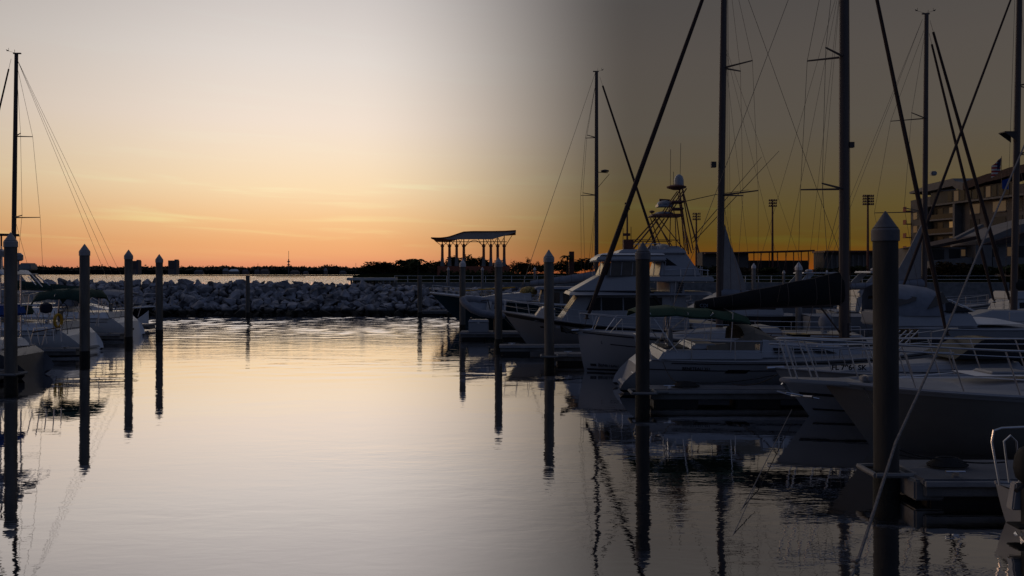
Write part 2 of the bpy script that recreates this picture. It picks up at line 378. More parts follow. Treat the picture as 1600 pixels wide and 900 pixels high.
# promenade railing: white posts and rails
rl = Thing('promenade_railing', 'long pale post and rail fence along the seawall in front of the pavilion', 'railing', (0,95.0,2.75))
for z_ in (.35, .78):
    m_ = MB(); m_.box((22, 0, z_), (72, .05, .05)); m_.build('rail', WHITEP, rl)
pm = MB().box((0,0,.40), (.07,.07,.80)); p0 = pm.build('post', WHITEP, rl); p0.location = (-14,0,0)
for i in range(1, 40):
    c = p0.copy(); COL.objects.link(c); c.parent = rl.o; c.location = (-14+i*1.55, 0, 0)
# scalloped white balustrade at the left end of the seawall and the piles under it
bw = Thing('pier_head', 'short white walled pier end with dark stubby piles left of the railing', 'pier', (0,0,0))
MB().box((X(582,93.2), 93.2, Z(436,93)), (X(620,93)-X(545,93), 2.2, .32)).build('deck_edge', WHITEP, bw, bevel=.04)
for i in range(15):
    px = 549+i*5; m_ = MB(); m_.lathe([(.11,-1.6),(.11,.15)], (X(px,92.2), 92.2+.4*(i%2), Z(440,92.2)), 7); m_.build('pile', RUBR if i < 9 else CONC, bw)

# ================================================================== breakwater
br = Thing('breakwater', 'long bank of grey quarry stones behind the basin with a dark wet foot', 'breakwater', (0,0,0))
core = MB()
xs = [-90+i*3 for i in range(34)]
for i in range(len(xs)-1):
    pass
core.loft([[(x,71.6,-1.2),(x,72.3,-.1),(x,77.3,2.35),(x,80.8,2.35),(x,86,-1.2)] for x in (-95, 14)], True, True)
core.build('core', DARKIN, br, smooth=False)  # near-black colour paints shade into the gaps between the stones
ROCKM = []
for v in range(12):
    bm = bmesh.new(); rr = random.Random(100+v)
    for i in range(15):
        a = Vector((rr.gauss(0,1), rr.gauss(0,1), rr.gauss(0,1))).normalized()*rr.uniform(.42,.58)
        bm.verts.new((a.x*1.15, a.y*1.0, a.z*rr.uniform(.7,.95)))
    bmesh.ops.convex_hull(bm, input=bm.verts)
    bm.verts.ensure_lookup_table()
    for vv in [q for q in bm.verts if not q.link_faces]: bm.verts.remove(vv)
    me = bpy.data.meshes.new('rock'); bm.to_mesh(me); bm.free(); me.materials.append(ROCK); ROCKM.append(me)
rocks = []
rr = random.Random(5)
def crest(px):      # height of the bank along its length, read off the skyline
    pts = [(0,2.95),(130,3.15),(250,3.05),(330,3.0),(420,3.05),(520,2.9),(600,2.75),(700,2.5),(900,2.2)]
    for (a,b),(c,d_) in zip(pts, pts[1:]):
        if a <= px <= c: return b+(d_-b)*(px-a)/(c-a)
    return pts[0][1] if px < 0 else pts[-1][1]
x = -88.0
rows = 14
for r_ in range(rows):
    v = r_/(rows-1)*1.0
    xx = -88+rr.random()
    while xx < 13:
        s = rr.choice([.4,.5,.6,.7,.8,.9,1.0,1.25])*(1.05-.12*v)
        Yp = 71.9+5.6*v+rr.uniform(-.18,.18); px = 800+xx/Yp*F
        z = -.1+(crest(px)-.30+.1)*v+rr.uniform(-.14,.14)
        rocks.append((s*rr.uniform(.85,1.15), xx+s*.3, Yp, z, rr.uniform(0,6.28)))
        xx += s*1.0
for i in range(190):    # crest row behind
    xx = -88+i*.53; px = 800+xx/78.5*F; s = rr.uniform(.55,1.05); rocks.append((s, xx, 78.3+rr.uniform(-.5,.8), crest(px)-.5+rr.uniform(-.15,.2), rr.uniform(0,6)))
def shown(r): 
    px = 800+r[1]/r[2]*F
    return (1 if 235 < px < 715 else .6 if 60 < px < 235 else .3)*r[0]*(1 if r[3] > .25 else .5)
rocks.sort(key=shown, reverse=True)
stuffv = MB()
for i, (s, xx, yy, z, a) in enumerate(rocks):
    me = ROCKM[i % 12]
    sc = Vector((s*rr.uniform(.95,1.45), s*1.15, s*rr.uniform(.7,1.15)))
    eu = Euler((rr.uniform(-1.2,1.2), rr.uniform(-.9,.9), a))
    if i < 298:
        o = bpy.data.objects.new('rock', me); COL.objects.link(o); o.parent = br.o
        o.location = (xx,yy,z); o.rotation_euler = eu; o.scale = sc
    else:
        M = Matrix.LocRotScale((xx,yy,z), eu, sc)
        stuffv.add([M @ v_.co for v_ in me.vertices], [tuple(p.vertices) for p in me.polygons])
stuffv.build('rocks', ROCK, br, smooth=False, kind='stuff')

# ================================================================== far shore
fs = MB(); rr = random.Random(3)
n = 420; prev = None
def ridge(px): return 415.5+2.2*mnoise.noise(Vector((px*.03,0,0)))*1.5+1.6*mnoise.noise(Vector((px*.16,3,0)))+.8*mnoise.noise(Vector((px*.5,7,0)))
rings = []
for i in range(n+1):
    px = -260+i*(1000/n); Y0 = 2500; yt = ridge(px)
    if px > 540: yt += (px-540)*.01
    zt = Z(yt+1.3, Y0+60)
    rings.append([(X(px,Y0),Y0,-1),(X(px,Y0)+rr.uniform(-2,2),Y0+rr.uniform(-3,3),zt*.55),(X(px,Y0+40),Y0+40+rr.uniform(-4,4),zt*.86),(X(px,Y0+70),Y0+70,zt+rr.uniform(-1.6,1.6)),(X(px,Y0+300),Y0+300,zt*.9),(X(px,Y0+320),Y0+320,-1)])
fs.loft(rings)
for i in range(5200):       # leafy faces breaking the outline of the wood
    px = rr.uniform(-260,740); Y0 = 2500+rr.uniform(-6,70); zt = Z(ridge(px)+1.0, 2560)*min(1, .62+.4*(Y0-2500)/70)
    c = Vector((X(px,Y0), Y0, zt*rr.uniform(.72,1.12))); s = rr.uniform(1.0,3.4)
    a = Vector((rr.gauss(0,1),rr.gauss(0,.6),rr.gauss(0,1))).normalized()*s; b = a.cross(Vector((rr.gauss(0,.3),1,rr.gauss(0,.3)))).normalized()*s*.8
    fs.add([c-a,c-b,c+a,c+b], [(0,1,2,3)])
wood = fs.build('far_woods', FOIL, smooth=False, kind='stuff'); wood['label'] = 'long low dark belt of trees on the far shore of the bay'
# beach and spit
sb = MB(); sb.prism([(X(265,1150),1150,-.5),(X(560,1100),1100,-.5),(X(562,1600),1600,-.5),(X(440,1500),1500,-.5),(X(300,1300),1300,-.5)], (0,0,1.1)); structure(sb.build('sand_spit', FOIL, smooth=False))
sb = MB(); sb.prism([(X(400,800),800,-.5),(X(478,790),790,-.5),(X(478,812),812,-.5),(X(404,815),815,-.5)], (0,0,1.0)); structure(sb.build('mud_bank', FOIL, smooth=False))
def fartower(px, w, ytop, label, split):
    Y = 2440; t = Thing('apartment_tower', label, 'building', (X(px,Y),Y,0), 0, 'towers on the far shore')
    ww = w/F*Y; h = Z(ytop,Y)
    MB().box((0,0,h/2),(ww,22,h)).build('tower_block', FARB, t, smooth=False)
    MB().box((ww*.38*split,-2,h/2+1.5),(ww*.2,20,h+3)).build('lift_shaft', FARD, t, smooth=False)
    for k in range(6):
        m_ = MB()
        m_.box((0-.1*ww*split,-11.1,h*(.42+.095*k)),(ww*.62,.5,1.1)); m_.build('window_band', DARKIN, t, smooth=False)
fartower(213, 11, 407.5, 'pale slab tower rising from the far trees beside the second pile from the left', 1)
fartower(271.5, 13, 407, 'pale slab tower on the far shore just right of the fourth pile', 1)
mt = Thing('radio_mast', 'thin radio mast with two round platforms on the far shore', 'mast', (X(451,2400),2400,0))
MB().tube([(0,0,0),(0,0,Z(405,2400))],1.6,6).build('lower_mast', FARD, mt); MB().tube([(0,0,Z(405,2400)),(0,0,Z(392,2400))],.6,5).build('whip', FARD, mt)
for yy in (409,414): MB().lathe([(1.2,-2),(5,0),(5,1.2),(1.2,2.5)],(0,0,Z(yy,2400)),8).build('platform', FARD, mt)
for px, yt in ((403,411.5),(508,413),(556,411)):
    o = MB().tube([(X(px,2380),2380,5),(X(px,2380),2380,Z(yt,2380))],.55,5).build('aerial', FARD)
    tag(o, {403:'short aerial poking above the far trees left of the radio mast',508:'faint aerial above the far trees right of the radio mast',556:'aerial above the far trees nearest the pavilion side'}[px], 'aerial')
HL = ['far white house with a low roof on the shore left of the boathouse','pale blue roofed boathouse on the far shore','small grey house right of the blue roofed boathouse','grey gabled house below the short aerial on the far shore',
      'pale wide house right of the short aerial','broad pale gabled house below and right of the radio mast','low grey shed on the far shore right of the radio mast','pair of narrow pale towers on the far waterfront','grey low house near the right end of the far shore','dim low house at the left end of the far shore']
for (px,w_,yt,yb,mm),lb_ in zip([(353,9,419.5,426,GELD),(366,16,420.5,427,GELL),(384,10,421,427,FARD),(402,8,421,426.5,FARD),(414,13,420,427,FARB),(461,14,422,428,FARB),(478,8,423.5,428,FARD),(509,5,419,428,GELD),(536,10,423,428.5,FARD),(311,14,421.5,426.5,FARD)], HL):
    Y = 2395; h0 = 2; t = Thing('waterfront_house', lb_, 'house', (X(px,Y),Y,0), 0, 'houses along the far shore')
    ww = w_/F*Y; h = max(3, Z(yt,Y))
    MB().box((0,0,h*.3),(ww,10,h*.62)).build('wall', FARB, t, smooth=False)
    MB().prism([(-ww/2-.5,-6,h*.6),(ww/2+.5,-6,h*.6),(ww*.3,0,h),(-ww*.3,0,h)],(0,.4,0)).prism([(-ww/2-.5,6,h*.6),(ww/2+.5,6,h*.6),(ww*.3,.4,h),(-ww*.3,.4,h)],(0,-.3,0)).build('roof', mm, t, smooth=False)

# ================================================================== trees on the near land
def crownmesh(seed, rx, ry, rz, n, leaf, mm, clumps=9):
    rr = random.Random(seed); m = MB(); cs = []
    for i in range(clumps):
        a = rr.uniform(0,6.28); q = rr.uniform(.2,.75); cs.append((Vector((rx*q*math.cos(a), ry*q*math.sin(a), rz*rr.uniform(-.55,.7))), rr.uniform(.30,.5)))
    for i in range(n):
        c, s = rr.choice(cs); dv = Vector((rr.gauss(0,1),rr.gauss(0,1),rr.gauss(0,1))).normalized()*rr.uniform(.5,1.1)
        p = c+Vector((dv.x*rx*s, dv.y*ry*s, dv.z*rz*s*1.1)); l = leaf*rr.uniform(.5,1.3)
        a = Vector((rr.gauss(0,1),rr.gauss(0,1),rr.gauss(0,1))).normalized()*l; b = a.cross(Vector((rr.gauss(0,1),rr.gauss(0,1),rr.gauss(0,1)))).normalized()*l*.6
        m.add([p-a,p-b,p+a,p+b], [(0,1,2,3)])
    o = m.build('crown', mm, None, smooth=False); me = o.data; bpy.data.objects.remove(o); return me
CROWNS = [crownmesh(i, 1, 1, 1, 1500, .11, LEAF if i % 3 else LEAFB, 8+i) for i in range(6)]
THIN = [crownmesh(20+i, 1, 1, 1, 330, .10, LEAFB, 10) for i in range(2)]
def tree(px, yt, w, Y, label, zb=3.2, var=0, thin=False, name='tree'):
    t = Thing(name, label, 'tree', (X(px,Y),Y,zb), random.uniform(0,6), 'trees behind the promenade'); h = Z(yt,Y)-zb; ww = w/F*Y/2
    MB().tube([(0,0,-.3),(.05*h,0,h*.3),(0,.04*h,h*.7)],[h*.045,h*.03,h*.012],7).build('trunk', BARK, t)
    for k in range(3):
        a = k*2.1+px; MB().tube([(.03*h,0,h*.32),(ww*.35*math.cos(a),ww*.35*math.sin(a),h*.58)],[h*.02,h*.006],5).build('limb', BARK, t)
    o = bpy.data.objects.new('crown', (THIN if thin else CROWNS)[var % (2 if thin else 6)]); COL.objects.link(o); o.parent = t.o
    o.location = (0,0,h*(.52 if not thin else .62)); o.scale = (ww,ww,h*(.5 if not thin else .38)); return t
def palm(px, yt, Y, label, zb=3.2, fr=13, L=2.2):
    t = Thing('palm_tree', label, 'palm tree', (X(px,Y),Y,zb), 0, 'palms behind the promenade'); h = Z(yt,Y)-zb-.5
    MB().tube([(0,0,-.3),(.1,0,h*.5),(0,0,h)],[.25,.18,.15],7).build('trunk', BARK, t)
    for k in range(fr):
        a = 2*PI*k/fr; up = .5+.9*((k*7)%5)/5; m = MB(); pts = []
        for j in range(6):
            q = j/5; pts.append(Vector((L*q*math.cos(a), L*q*math.sin(a), h+up*q*L*.45-q*q*L*.75)))
        for j in range(5):
            sd = Vector((-math.sin(a), math.cos(a), -.5)); w_ = .30*math.sin(PI*(j+.6)/6)+.05; w2 = .30*math.sin(PI*(j+1.6)/6.6)+.03
            for sg in (1,-1):
                sv = Vector((-math.sin(a)*sg, math.cos(a)*sg, -.6)); m.add([pts[j],pts[j+1],pts[j+1]+sv*w2,pts[j]+sv*w_*.4], [(0,1,2,3)])
        m.build('frond', LEAF, t, smooth=False)
TR = [(598,410,50,'round dark tree at the left end of the land'),(638,405,44,'dark bushy tree left of the pavilion beside a small palm'),(663,407,40,'dark tree touching the left corner of the pavilion'),
      (690,409,36,'tree behind the left columns of the pavilion'),(715,402,34,'taller tree seen between the left columns of the pavilion'),(738,401,32,'tallest tree framed in the middle gap of the pavilion'),(765,406,36,'tree behind the right columns of the pavilion'),
      (788,412,34,'low tree behind the right end of the pavilion'),(575,416,26,'lowest shrubby tree at the tip of the land'),(818,411,40,'wide dark tree just right of the pavilion'),
      (850,413,40,'dark tree between the pavilion and the tall thin mast'),(885,408,44,'dark crown beneath the slender palm'),(915,405,40,'dark rounded tree left of the tall thin mast'),(948,411,40,'tree behind the bow rail of the large white yacht'),
      (620,413,34,'squat tree in front of the gap left of the palm')]
for i,(px,yt,w_,lb_) in enumerate(TR): tree(px, yt, w_*1.25, 185+(i*37)%50, lb_, var=i)
for i,(px,yt,w_,lb_) in enumerate([(806,407,16,'thin leafless looking tree right of the pavilion'),(824,404,16,'sparse open tree with sky showing through right of the pavilion'),(838,408,13,'small sparse tree right of the open tree')]):
    tree(px, yt, w_*1.2, 170, lb_, var=i, thin=True)
palm(653, 402.5, 180, 'small palm standing above the trees left of the pavilion')
palm(886, 396.5, 175, 'slender palm beside a square brick chimney stack', L=1.7)
st = tag(MB().box((X(893,176),176,(Z(393,176)+2.7)/2),(1.1,1.1,Z(393,176)-2.7)).build('chimney_stack', REDP), 'dark square stack standing beside the slender palm', 'chimney')
TR2 = [(1110,414,44,'dark tree behind the left end of the stadium'),(1150,417,44,'low dark tree in front of the stadium seats'),(1195,418,40,'low dark tree below the second floodlight mast'),(1285,419,34,'tree silhouetted against the orange gap between the grandstands'),
       (1395,407,40,'tree between the near pile and the apartment block'),(1410,416,40,'low hedge like tree at the foot of the apartment block'),(1330,414,40,'dark tree in front of the right grandstand')]
for i,(px,yt,w_,lb_) in enumerate(TR2): tree(px, yt, w_*1.2, 150+(i*13)%30, lb_, var=i+2)

# ================================================================== pavilion (bandshell)
PY = 130
pv = Thing('pavilion', 'open waterfront pavilion with rows of brown columns under a sweeping curved roof', 'pavilion', (X(741,PY),PY,3.6))
def pw(px, py, Y=PY): return P(px, py, Y)-Vector(pv.o.location)
m = MB(); m.box((0.,3,(Z(416,PY)-3.6)/2-.2),(11.6,11,Z(416,PY)-3.6+.4)); m.build('plinth', BRICK, pv, bevel=.05)
for k in range(4): MB().box((-4.6+k*3.1,-2.6,.55),(.5,.3,1.2)).build('buttress', BRICK, pv)
def roofz(px): 
    pts = [(677,372.5),(690,373),(703,371.5),(714,368),(726,363.8),(740,363),(770,363),(790,362.6),(806,361.5)]
    for (a,b),(c,d_) in zip(pts, pts[1:]):
        if a <= px <= c: return b+(d_-b)*(px-a)/(c-a)
rings = []
for k in range(27):
    px = 677+k*129/26; zt = roofz(px); th = 1.2+ (4.2 if 712 < px < 792 else 0)*1
    p = pw(px, zt)
    und = pw(px, 375.5+(-1.2 if px < 700 else 0)+(0 if px < 770 else -(px-770)*.30))
    rings.append([(p.x,-3.6,min(p.z-.10, max(und.z, p.z-(.35 if px < 700 else 1.6)))),(p.x,-3.6,p.z),(p.x,1,p.z+.10),(p.x,4.5,p.z-.2),(p.x,4.5,p.z-.4),(p.x,1,p.z-.2)])
MB().loft(rings).build('roof', mat('roof_metal', (.50,.43,.38), .6, var=.1), pv)
m = MB(); m.tube([(r_[1][0], -3.68, r_[1][2]-.06) for r_ in rings], .09, 5); m.build('fascia', BRICK, pv)
for k, px in enumerate((693,704,715,726,756.5,767.5,778,788)):
    for yy in (-2.2,):
        p = pw(px, 380); zb = Z(416,PY)-3.6; zc = pw(px,382).z; x_ = p.x
        c_ = MB(); c_.lathe([(.23,zb+1.3),(.20,zc)], (x_,yy,0), 8); col = c_.build('column', COLM, pv)
        MB().frus(x_-.32,x_+.32,.64,.40,zb,zb+1.35,.10,.10,yc=yy).__class__; b_ = MB(); b_.frus(x_-.32,x_+.32,.64,.40,zb,zb+1.35,.10,.10,yc=yy); b_.build('column_base', CONC, col, smooth=False)
        b_ = MB(); b_.lathe([(.16,0),(.30,.12),(.30,.22),(.2,.3)], (x_,yy,zc-.55), 8); b_.build('capital', COLM, col)
        for sx in (-1,1):
            b_ = MB(); zt = pw(min(px+sx*9,804), roofz(min(max(px+sx*9,678),805))).z-.6
            b_.tube([(x_,yy,zc-.5),(x_+sx*.35,yy,zc-.1),(x_+sx*.95,yy,min(zt,zc+.9))], .05, 5); b_.build('bracket', REDP, col)
        b_ = MB(); b_.tube([(x_,yy,zc-.3),(x_,yy,pw(px,roofz(px)).z-.35)], .09, 6); b_.build('post', REDP, col)
for yy in (-2.2,):
    zc = pw(700,381).z
    MB().tube([(pw(690,380).x,yy,zc+.25),(pw(792,380).x,yy,zc+.25)], .06, 5).build('beam', REDP, pv)
    MB().tube([(pw(728+i*2.8,380).x,yy,zc-.5+1.0*math.sin(PI*i/10)) for i in range(11)], .05, 5).build('arch_brace', REDP, pv)
MB().tube([pw(788,388)+Vector((0,-2.2,0)), pw(798,372)+Vector((0,-2.2,0)), pw(804,363)+Vector((0,-2.4,0))], .05, 5).build('wing_brace', REDP, pv)
hb = MB(); rr = random.Random(9)
for i in range(1700):
    p = Vector((X(rr.uniform(688,812),119), 119+rr.uniform(-1,1.5), 3.1+abs(rr.gauss(0,.45)))); a = Vector((rr.gauss(0,1),rr.gauss(0,1),rr.gauss(0,1))).normalized()*.22; b = a.orthogonal().normalized()*.15
    hb.add([p-a,p-b,p+a,p+b], [(0,1,2,3)])
o = hb.build('hedge', LEAF, smooth=False); tag(o, 'low clipped dark hedge at the foot of the pavilion plinth', 'hedge')

# ================================================================== stadium and floodlight masts
SY = 300
stt = Thing('grandstand', 'low stadium stand with a long thin flat roof carried on slim posts', 'grandstand', (X(1185,SY),SY,3.5))
def sw_(px, py): return P(px,py,SY)-Vector(stt.o.location)
a, b = sw_(1100,395), sw_(1270,392)
MB().hexa([(a.x,-2,a.z-.5),(b.x,-2,b.z-.2),(b.x,10,b.z-.2),(a.x,10,a.z-.5),(a.x,-2,a.z),(b.x,-2,b.z+.35),(b.x,10,b.z+.35),(a.x,10,a.z)]).build('roof', REDP, stt, smooth=False)
MB().box(((sw_(1098,400).x+sw_(1170,400).x)/2,5,4.1),((1170-1098)/F*SY,9,8.6)).build('stand_block', STUCCOD, stt, smooth=False)
MB().box(((sw_(1170,400).x+sw_(1266,400).x)/2,6,2.6),((1266-1170)/F*SY,9,sw_(0,407).z)).build('seating_block', DARKIN, stt, smooth=False)
for px in (1178,1189,1202,1215,1228,1240,1252,1263): MB().box((sw_(px,400).x,0,4.5),(.28,.28,8.4)).build('post', REDP, stt, smooth=False)
st2 = Thing('press_building', 'dark stadium building with a flat roof right of the orange gap', 'building', (X(1355,SY),SY,3.5))
MB().box((0,6,4.3),((1425-1292)/F*SY,10,sw_(0,393).z)).build('wall', STUCCOD, st2, smooth=False)
MB().box((0,5.5,sw_(0,393).z),((1425-1290)/F*SY,13,.7)).build('roof', REDP, st2, smooth=False)
for i in range(14): MB().box((-13+i*2,.9,4.6),(.5,.3,5.2)).build('pilaster', STUCCO, st2, smooth=False)
def flood(px, yt, Y, rows, cols, w, label):
    t = Thing('floodlight_mast', label, 'floodlight', (X(px,Y),Y,3.5), 0, 'stadium floodlight masts'); h = Z(yt,Y)-3.5; ww = w/F*Y
    MB().tube([(0,0,0),(0,0,h)],[.5,.3],8).build('pole', REDP, t)
    for r_ in range(rows):
        z_ = h-.5-r_*(4.3/F*Y)
        MB().box((0,-.2,z_),(ww,.22,.22)).build('crossarm', REDP, t, smooth=False)
        for c in range(cols): MB().box((-ww/2+ww*(c+.5)/cols,-.4,z_+.3),(ww/cols*.6,.5,.62)).build('lamp', REDP, t, smooth=False)
flood(1207, 312, 300, 3, 5, 13, 'floodlight mast rising behind the long thin stadium roof')
flood(1356, 305, 280, 4, 6, 18, 'tallest floodlight mast, behind the stadium building')
flood(980, 317, 330, 3, 3, 9, 'narrow floodlight mast left of the crossed stays')
flood(1088, 333, 330, 3, 5, 13, 'floodlight mast behind the fishing tower of the large yacht')

# ================================================================== apartment building at the right
ap = Thing('apartment_building', 'five storey concrete apartment block with balconies, dark windows and one lit window', 'building', (0,0,0))
A0, A1, A2 = (1423,184), (1453,174), (1640,143)
pA = [Vector((X(a,b),b,0)) for a,b in (A0,A1,A2)]
FL = [3.0,6.1,9.1,12.2,15.2,18.4,21.3]
back_ = [Vector((pA[2].x+25,150,0)), Vector((pA[0].x+30,200,0))]
def slab(name, p, q, z0, z1, off0, off1, mm, ends=0):
    p, q = Vector(p), Vector(q); dr = (q-p).normalized(); nr = Vector((dr.y,-dr.x,0))
    if nr.x > 0: nr = -nr
    a_ = p+nr*off0; b_ = q+nr*off0; c_ = q+nr*off1; d_ = p+nr*off1
    return MB().hexa([(v.x,v.y,z0) for v in (a_,b_,c_,d_)]+[(v.x,v.y,z1) for v in (a_,b_,c_,d_)])
ring = [pA[0],pA[1],pA[2],back_[0],back_[1]]
ms = MB(); ms.loft([[(v.x,v.y,2.5) for v in ring],[(v.x,v.y,20.6) for v in ring]]); ms.build('wall', STUCCOD, ap, smooth=False)
# upper sloping parapets
zt = lambda px,py,Y: Z(py,Y)
q = [pA[0],pA[1]]
m = MB(); m.add([(pA[0].x-.3,pA[0].y,Z(303,184)),(pA[1].x-.3,pA[1].y,Z(297,174)),(pA[1].x-.3,pA[1].y,Z(289,174)),(pA[0].x-.3,pA[0].y,Z(300,184)),
                 (pA[0].x+8,pA[0].y+4,Z(303,184)),(pA[1].x+8,pA[1].y+4,Z(297,174)),(pA[1].x+8,pA[1].y+4,Z(289,174)),(pA[0].x+8,pA[0].y+4,Z(300,184))],
        [(0,1,2,3),(7,6,5,4),(0,4,5,1),(1,5,6,2),(2,6,7,3),(3,7,4,0)]); m.build('parapet', STUCCO, ap, smooth=False)
def onB(px):
    # point on facade B seen at column px
    a_, b_ = pA[1], pA[2]; k = (px-CX)/F
    # a.x+t*(b.x-a.x) = k*(a.y+t*(b.y-a.y))
    t = (k*a_.y-a_.x)/((b_.x-a_.x)-k*(b_.y-a_.y)); return a_+(b_-a_)*t
def facB(px0, px1, z0, z1, off0, off1, name, mm, parent=ap):
    return slab(name, onB(px0), onB(px1), z0, z1, off0, off1, mm).build(name, mm, parent, smooth=False)
for i, z_ in enumerate(FL[1:6]):
    facB(1454, 1502 if i < 4 else 1640, z_-.16, z_+.16, 0, 1.6, 'balcony_slab', STUCCO)
    if i < 4: facB(1454, 1500, z_+.16, z_+1.15, 1.45, 1.52, 'balcony_rail', GLASS)
facB(1500, 1503, 3, 18.2, .02, 1.7, 'balcony_fin', STUCCO); facB(1453, 1455.5, 3, 18.2, .02, 1.7, 'balcony_fin', STUCCO)
for i in range(5):
    z_ = FL[i]
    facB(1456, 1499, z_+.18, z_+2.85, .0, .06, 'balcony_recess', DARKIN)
    if i: 
        w_ = facB(1484, 1496, z_+.6, z_+2.5, .06, .12, 'balcony_door', WARMW if i == 3 else WARMD)
        w_ = facB(1464, 1474, z_+.5, z_+2.5, .06, .12, 'balcony_door', GLASS)
for px0, px1 in ((1516,1531),(1552,1572),(1582,1598)):
    for i in range(1,5):
        w_ = facB(px0, px1, FL[i]+.7, FL[i]+2.6, .0, .10, 'window', DARKIN if (i+px0) % 4 else WARMD)
        slab('sill', onB(px0-.4), onB(px1+.4), FL[i]+.5, FL[i]+.68, .0, .22, STUCCO).build('sill', STUCCO, w_, smooth=False)
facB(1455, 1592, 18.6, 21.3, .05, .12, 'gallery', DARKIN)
for k in range(11):
    facB(1482+k*10, 1488.5+k*10, 18.9, 21.0, .12, .2, 'window', WARMD if k in (1,6) else GLASS)
# roof of the gallery with its broken outline
def roofB(pts, name, mm, th=.7):
    f_ = []; b_ = []
    for px, py in pts:
        p = onB(px); f_.append(Vector((p.x-1.2,p.y-.3,Z(py,p.y)))); b_.append(Vector((p.x+9,p.y+1,Z(py,p.y)+.2)))
    m = MB(); m.loft([[f_[i],b_[i],b_[i]-Vector((0,0,th)),f_[i]-Vector((0,0,th*2.2))] for i in range(len(pts))]); m.build(name, mm, ap, smooth=False)
roofB([(1453,289),(1475,284),(1496,279),(1500,283),(1512,285.5)], 'roof', STUCCO)
roofB([(1512,285.5),(1530,279),(1550,272),(1568,268),(1585,262),(1640,250)], 'roof', ROOFM)
for i in range(5):      # windows and side balconies of the end bay
    z_ = FL[i]
    for u0,u1 in ((.14,.44),(.72,.92)):
        p,q_ = pA[0].lerp(pA[1],u0), pA[0].lerp(pA[1],u1)
        w_ = slab('window', p, q_, z_+.8, z_+2.5, 0, .08, DARKIN).build('window', DARKIN, ap, smooth=False)
        slab('pane', p.lerp(q_,.1), p.lerp(q_,.75), z_+.9, z_+2.4, .08, .12, GLASS).build('pane', WARMD if (i==1 and u0>.5) else GLASS, w_, smooth=False)
    v = pA[0]; MB().box((v.x-.5, v.y+.3, z_+3.0),(1.7,1.4,.2)).build('side_balcony', BRICK, ap, smooth=False)
    MB().box((v.x-1.25, v.y+.3, z_+3.55),(.1,1.4,.9)).build('side_rail', BRICK, ap, smooth=False)
# lower stucco buildings with sloping roofs in front
def lower(label, base, body, roofs, wins, Y=118):
    t = Thing('townhouse', label, 'building', (X(base,Y),Y,2.7)); L0 = Vector(t.o.location)
    q = lambda px, py, y=Y: P(px,py,y)-L0
    for pts, dep in body: MB().prism([q(*p) for p in pts], (0,dep,0)).build('wall', STUCCO, t, smooth=False)
    for pts in roofs: MB().prism([q(*p, Y-1.2) for p in pts], (0,8,0)).build('roof', ROOFM, t, smooth=False)
    for (a_,b_,c_,d_,mm) in wins:
        p0, p1 = q(a_,d_,Y-.02), q(c_,b_,Y-.02); w_ = MB().box(((p0.x+p1.x)/2,p0.y+.05,(p0.z+p1.z)/2),(p1.x-p0.x,.2,p1.z-p0.z)).build('window', mm, t, smooth=False)
    return t, q
t, q = lower('pale stucco townhouse with a steep sloping white gable edge in front of the apartment block', 1500,
      [([(1446,424),(1538,424),(1538,386),(1446,386)],9), ([(1446,420),(1510,412),(1510,402),(1446,408)],-1.6),([(1511,424),(1536,424),(1536,384),(1511,384)],-2.2)],
      [[(1444,386),(1456,384),(1530,368),(1532,373),(1470,386)]],
      [(1456,390,1475,406,DARKIN),(1483,389,1500,404,DARKIN),(1502,390,1508,400,WARMD)])
MB().prism([q(1493,372,115),(q(1536,350,115)),(q(1538,354,115)),q(1495,375,115)],(0,1.0,0)).build('gable_edge', STUCCO, t, smooth=False)
t, q = lower('wider stucco townhouse at the right edge with a long sloping roof and balcony', 1570,
      [([(1537,424),(1640,424),(1640,338),(1590,352),(1537,374)],9), ([(1540,421),(1640,421),(1640,405),(1540,402)],-1.8)],
      [[(1534,382),(1575,371),(1640,352),(1640,360),(1580,378),(1540,386)]],
      [(1547,388,1560,402,DARKIN),(1574,386,1582,400,WARMD),(1588,384,1600,402,DARKIN),(1606,384,1620,402,DARKIN)])
for i,(px,yt,w_,lb_) in enumerate([(1487,410,36,'bushy dark shrub tree below the left townhouse balcony'),(1540,414,36,'low dark shrub between the two townhouses'),(1585,412,46,'dark shrubs under the right townhouse'),(1462,419,30,'low shrub beside the mast base left of the townhouse'),(1515,418,36,'dark shrub under the gable edge')]):
    tree(px, yt, w_*1.3, 104+i, lb_, zb=2.6, var=i)
palm(1592, 408, 102, 'palm with arching fronds in front of the right townhouse', zb=2.7, L=2.0)

# ================================================================== piles
PG = 'concrete mooring piles with pointed caps'
def pile(px, yw, yt, label, r=.195, capm=CAP, sm=None, capped=True, Y=None, group=PG, collar=True, capr=None):
    Y = Y or HC*F/(yw-HY); t = Thing('mooring_pile', label, 'piling', (X(px,Y),Y,0), random.uniform(0,3), group); t.o.rotation_euler[0] = random.uniform(-.006,.006); t.o.rotation_euler[1] = random.uniform(-.006,.006); h = Z(yt,Y)
    capr = capr or r*1.08; hb_ = h-(capr*1.5 if capped else 0)
    MB().lathe([(r,.4),(r*1.0,hb_+.05)], n=16).build('shaft', sm or PILE, t)
    MB().lathe([(r*.97,-4),(r*1.03,-.2),(r*1.05,.2),(r*1.02,.42)], n=14).build('tidal_growth', PILED, t)
    if capped:
        MB().lathe([(capr*.99,hb_-capr*.85),(capr*1.03,hb_-capr*.82),(capr*1.03,hb_),(.012,h)], n=16).build('cap', capm, t, ang=25)
    return t
pile(17, 603, 363, 'thick pile at the left edge in front of the thin sailboat mast', sm=PILEL, r=.20)
pile(132.5, 563, 381, 'second pile from the left, beside the yellow life ring', sm=PILEL, r=.205)
pile(201, 538, 390, 'third pile from the left, in front of the stern of a white sailboat', sm=PILEL, r=.205)
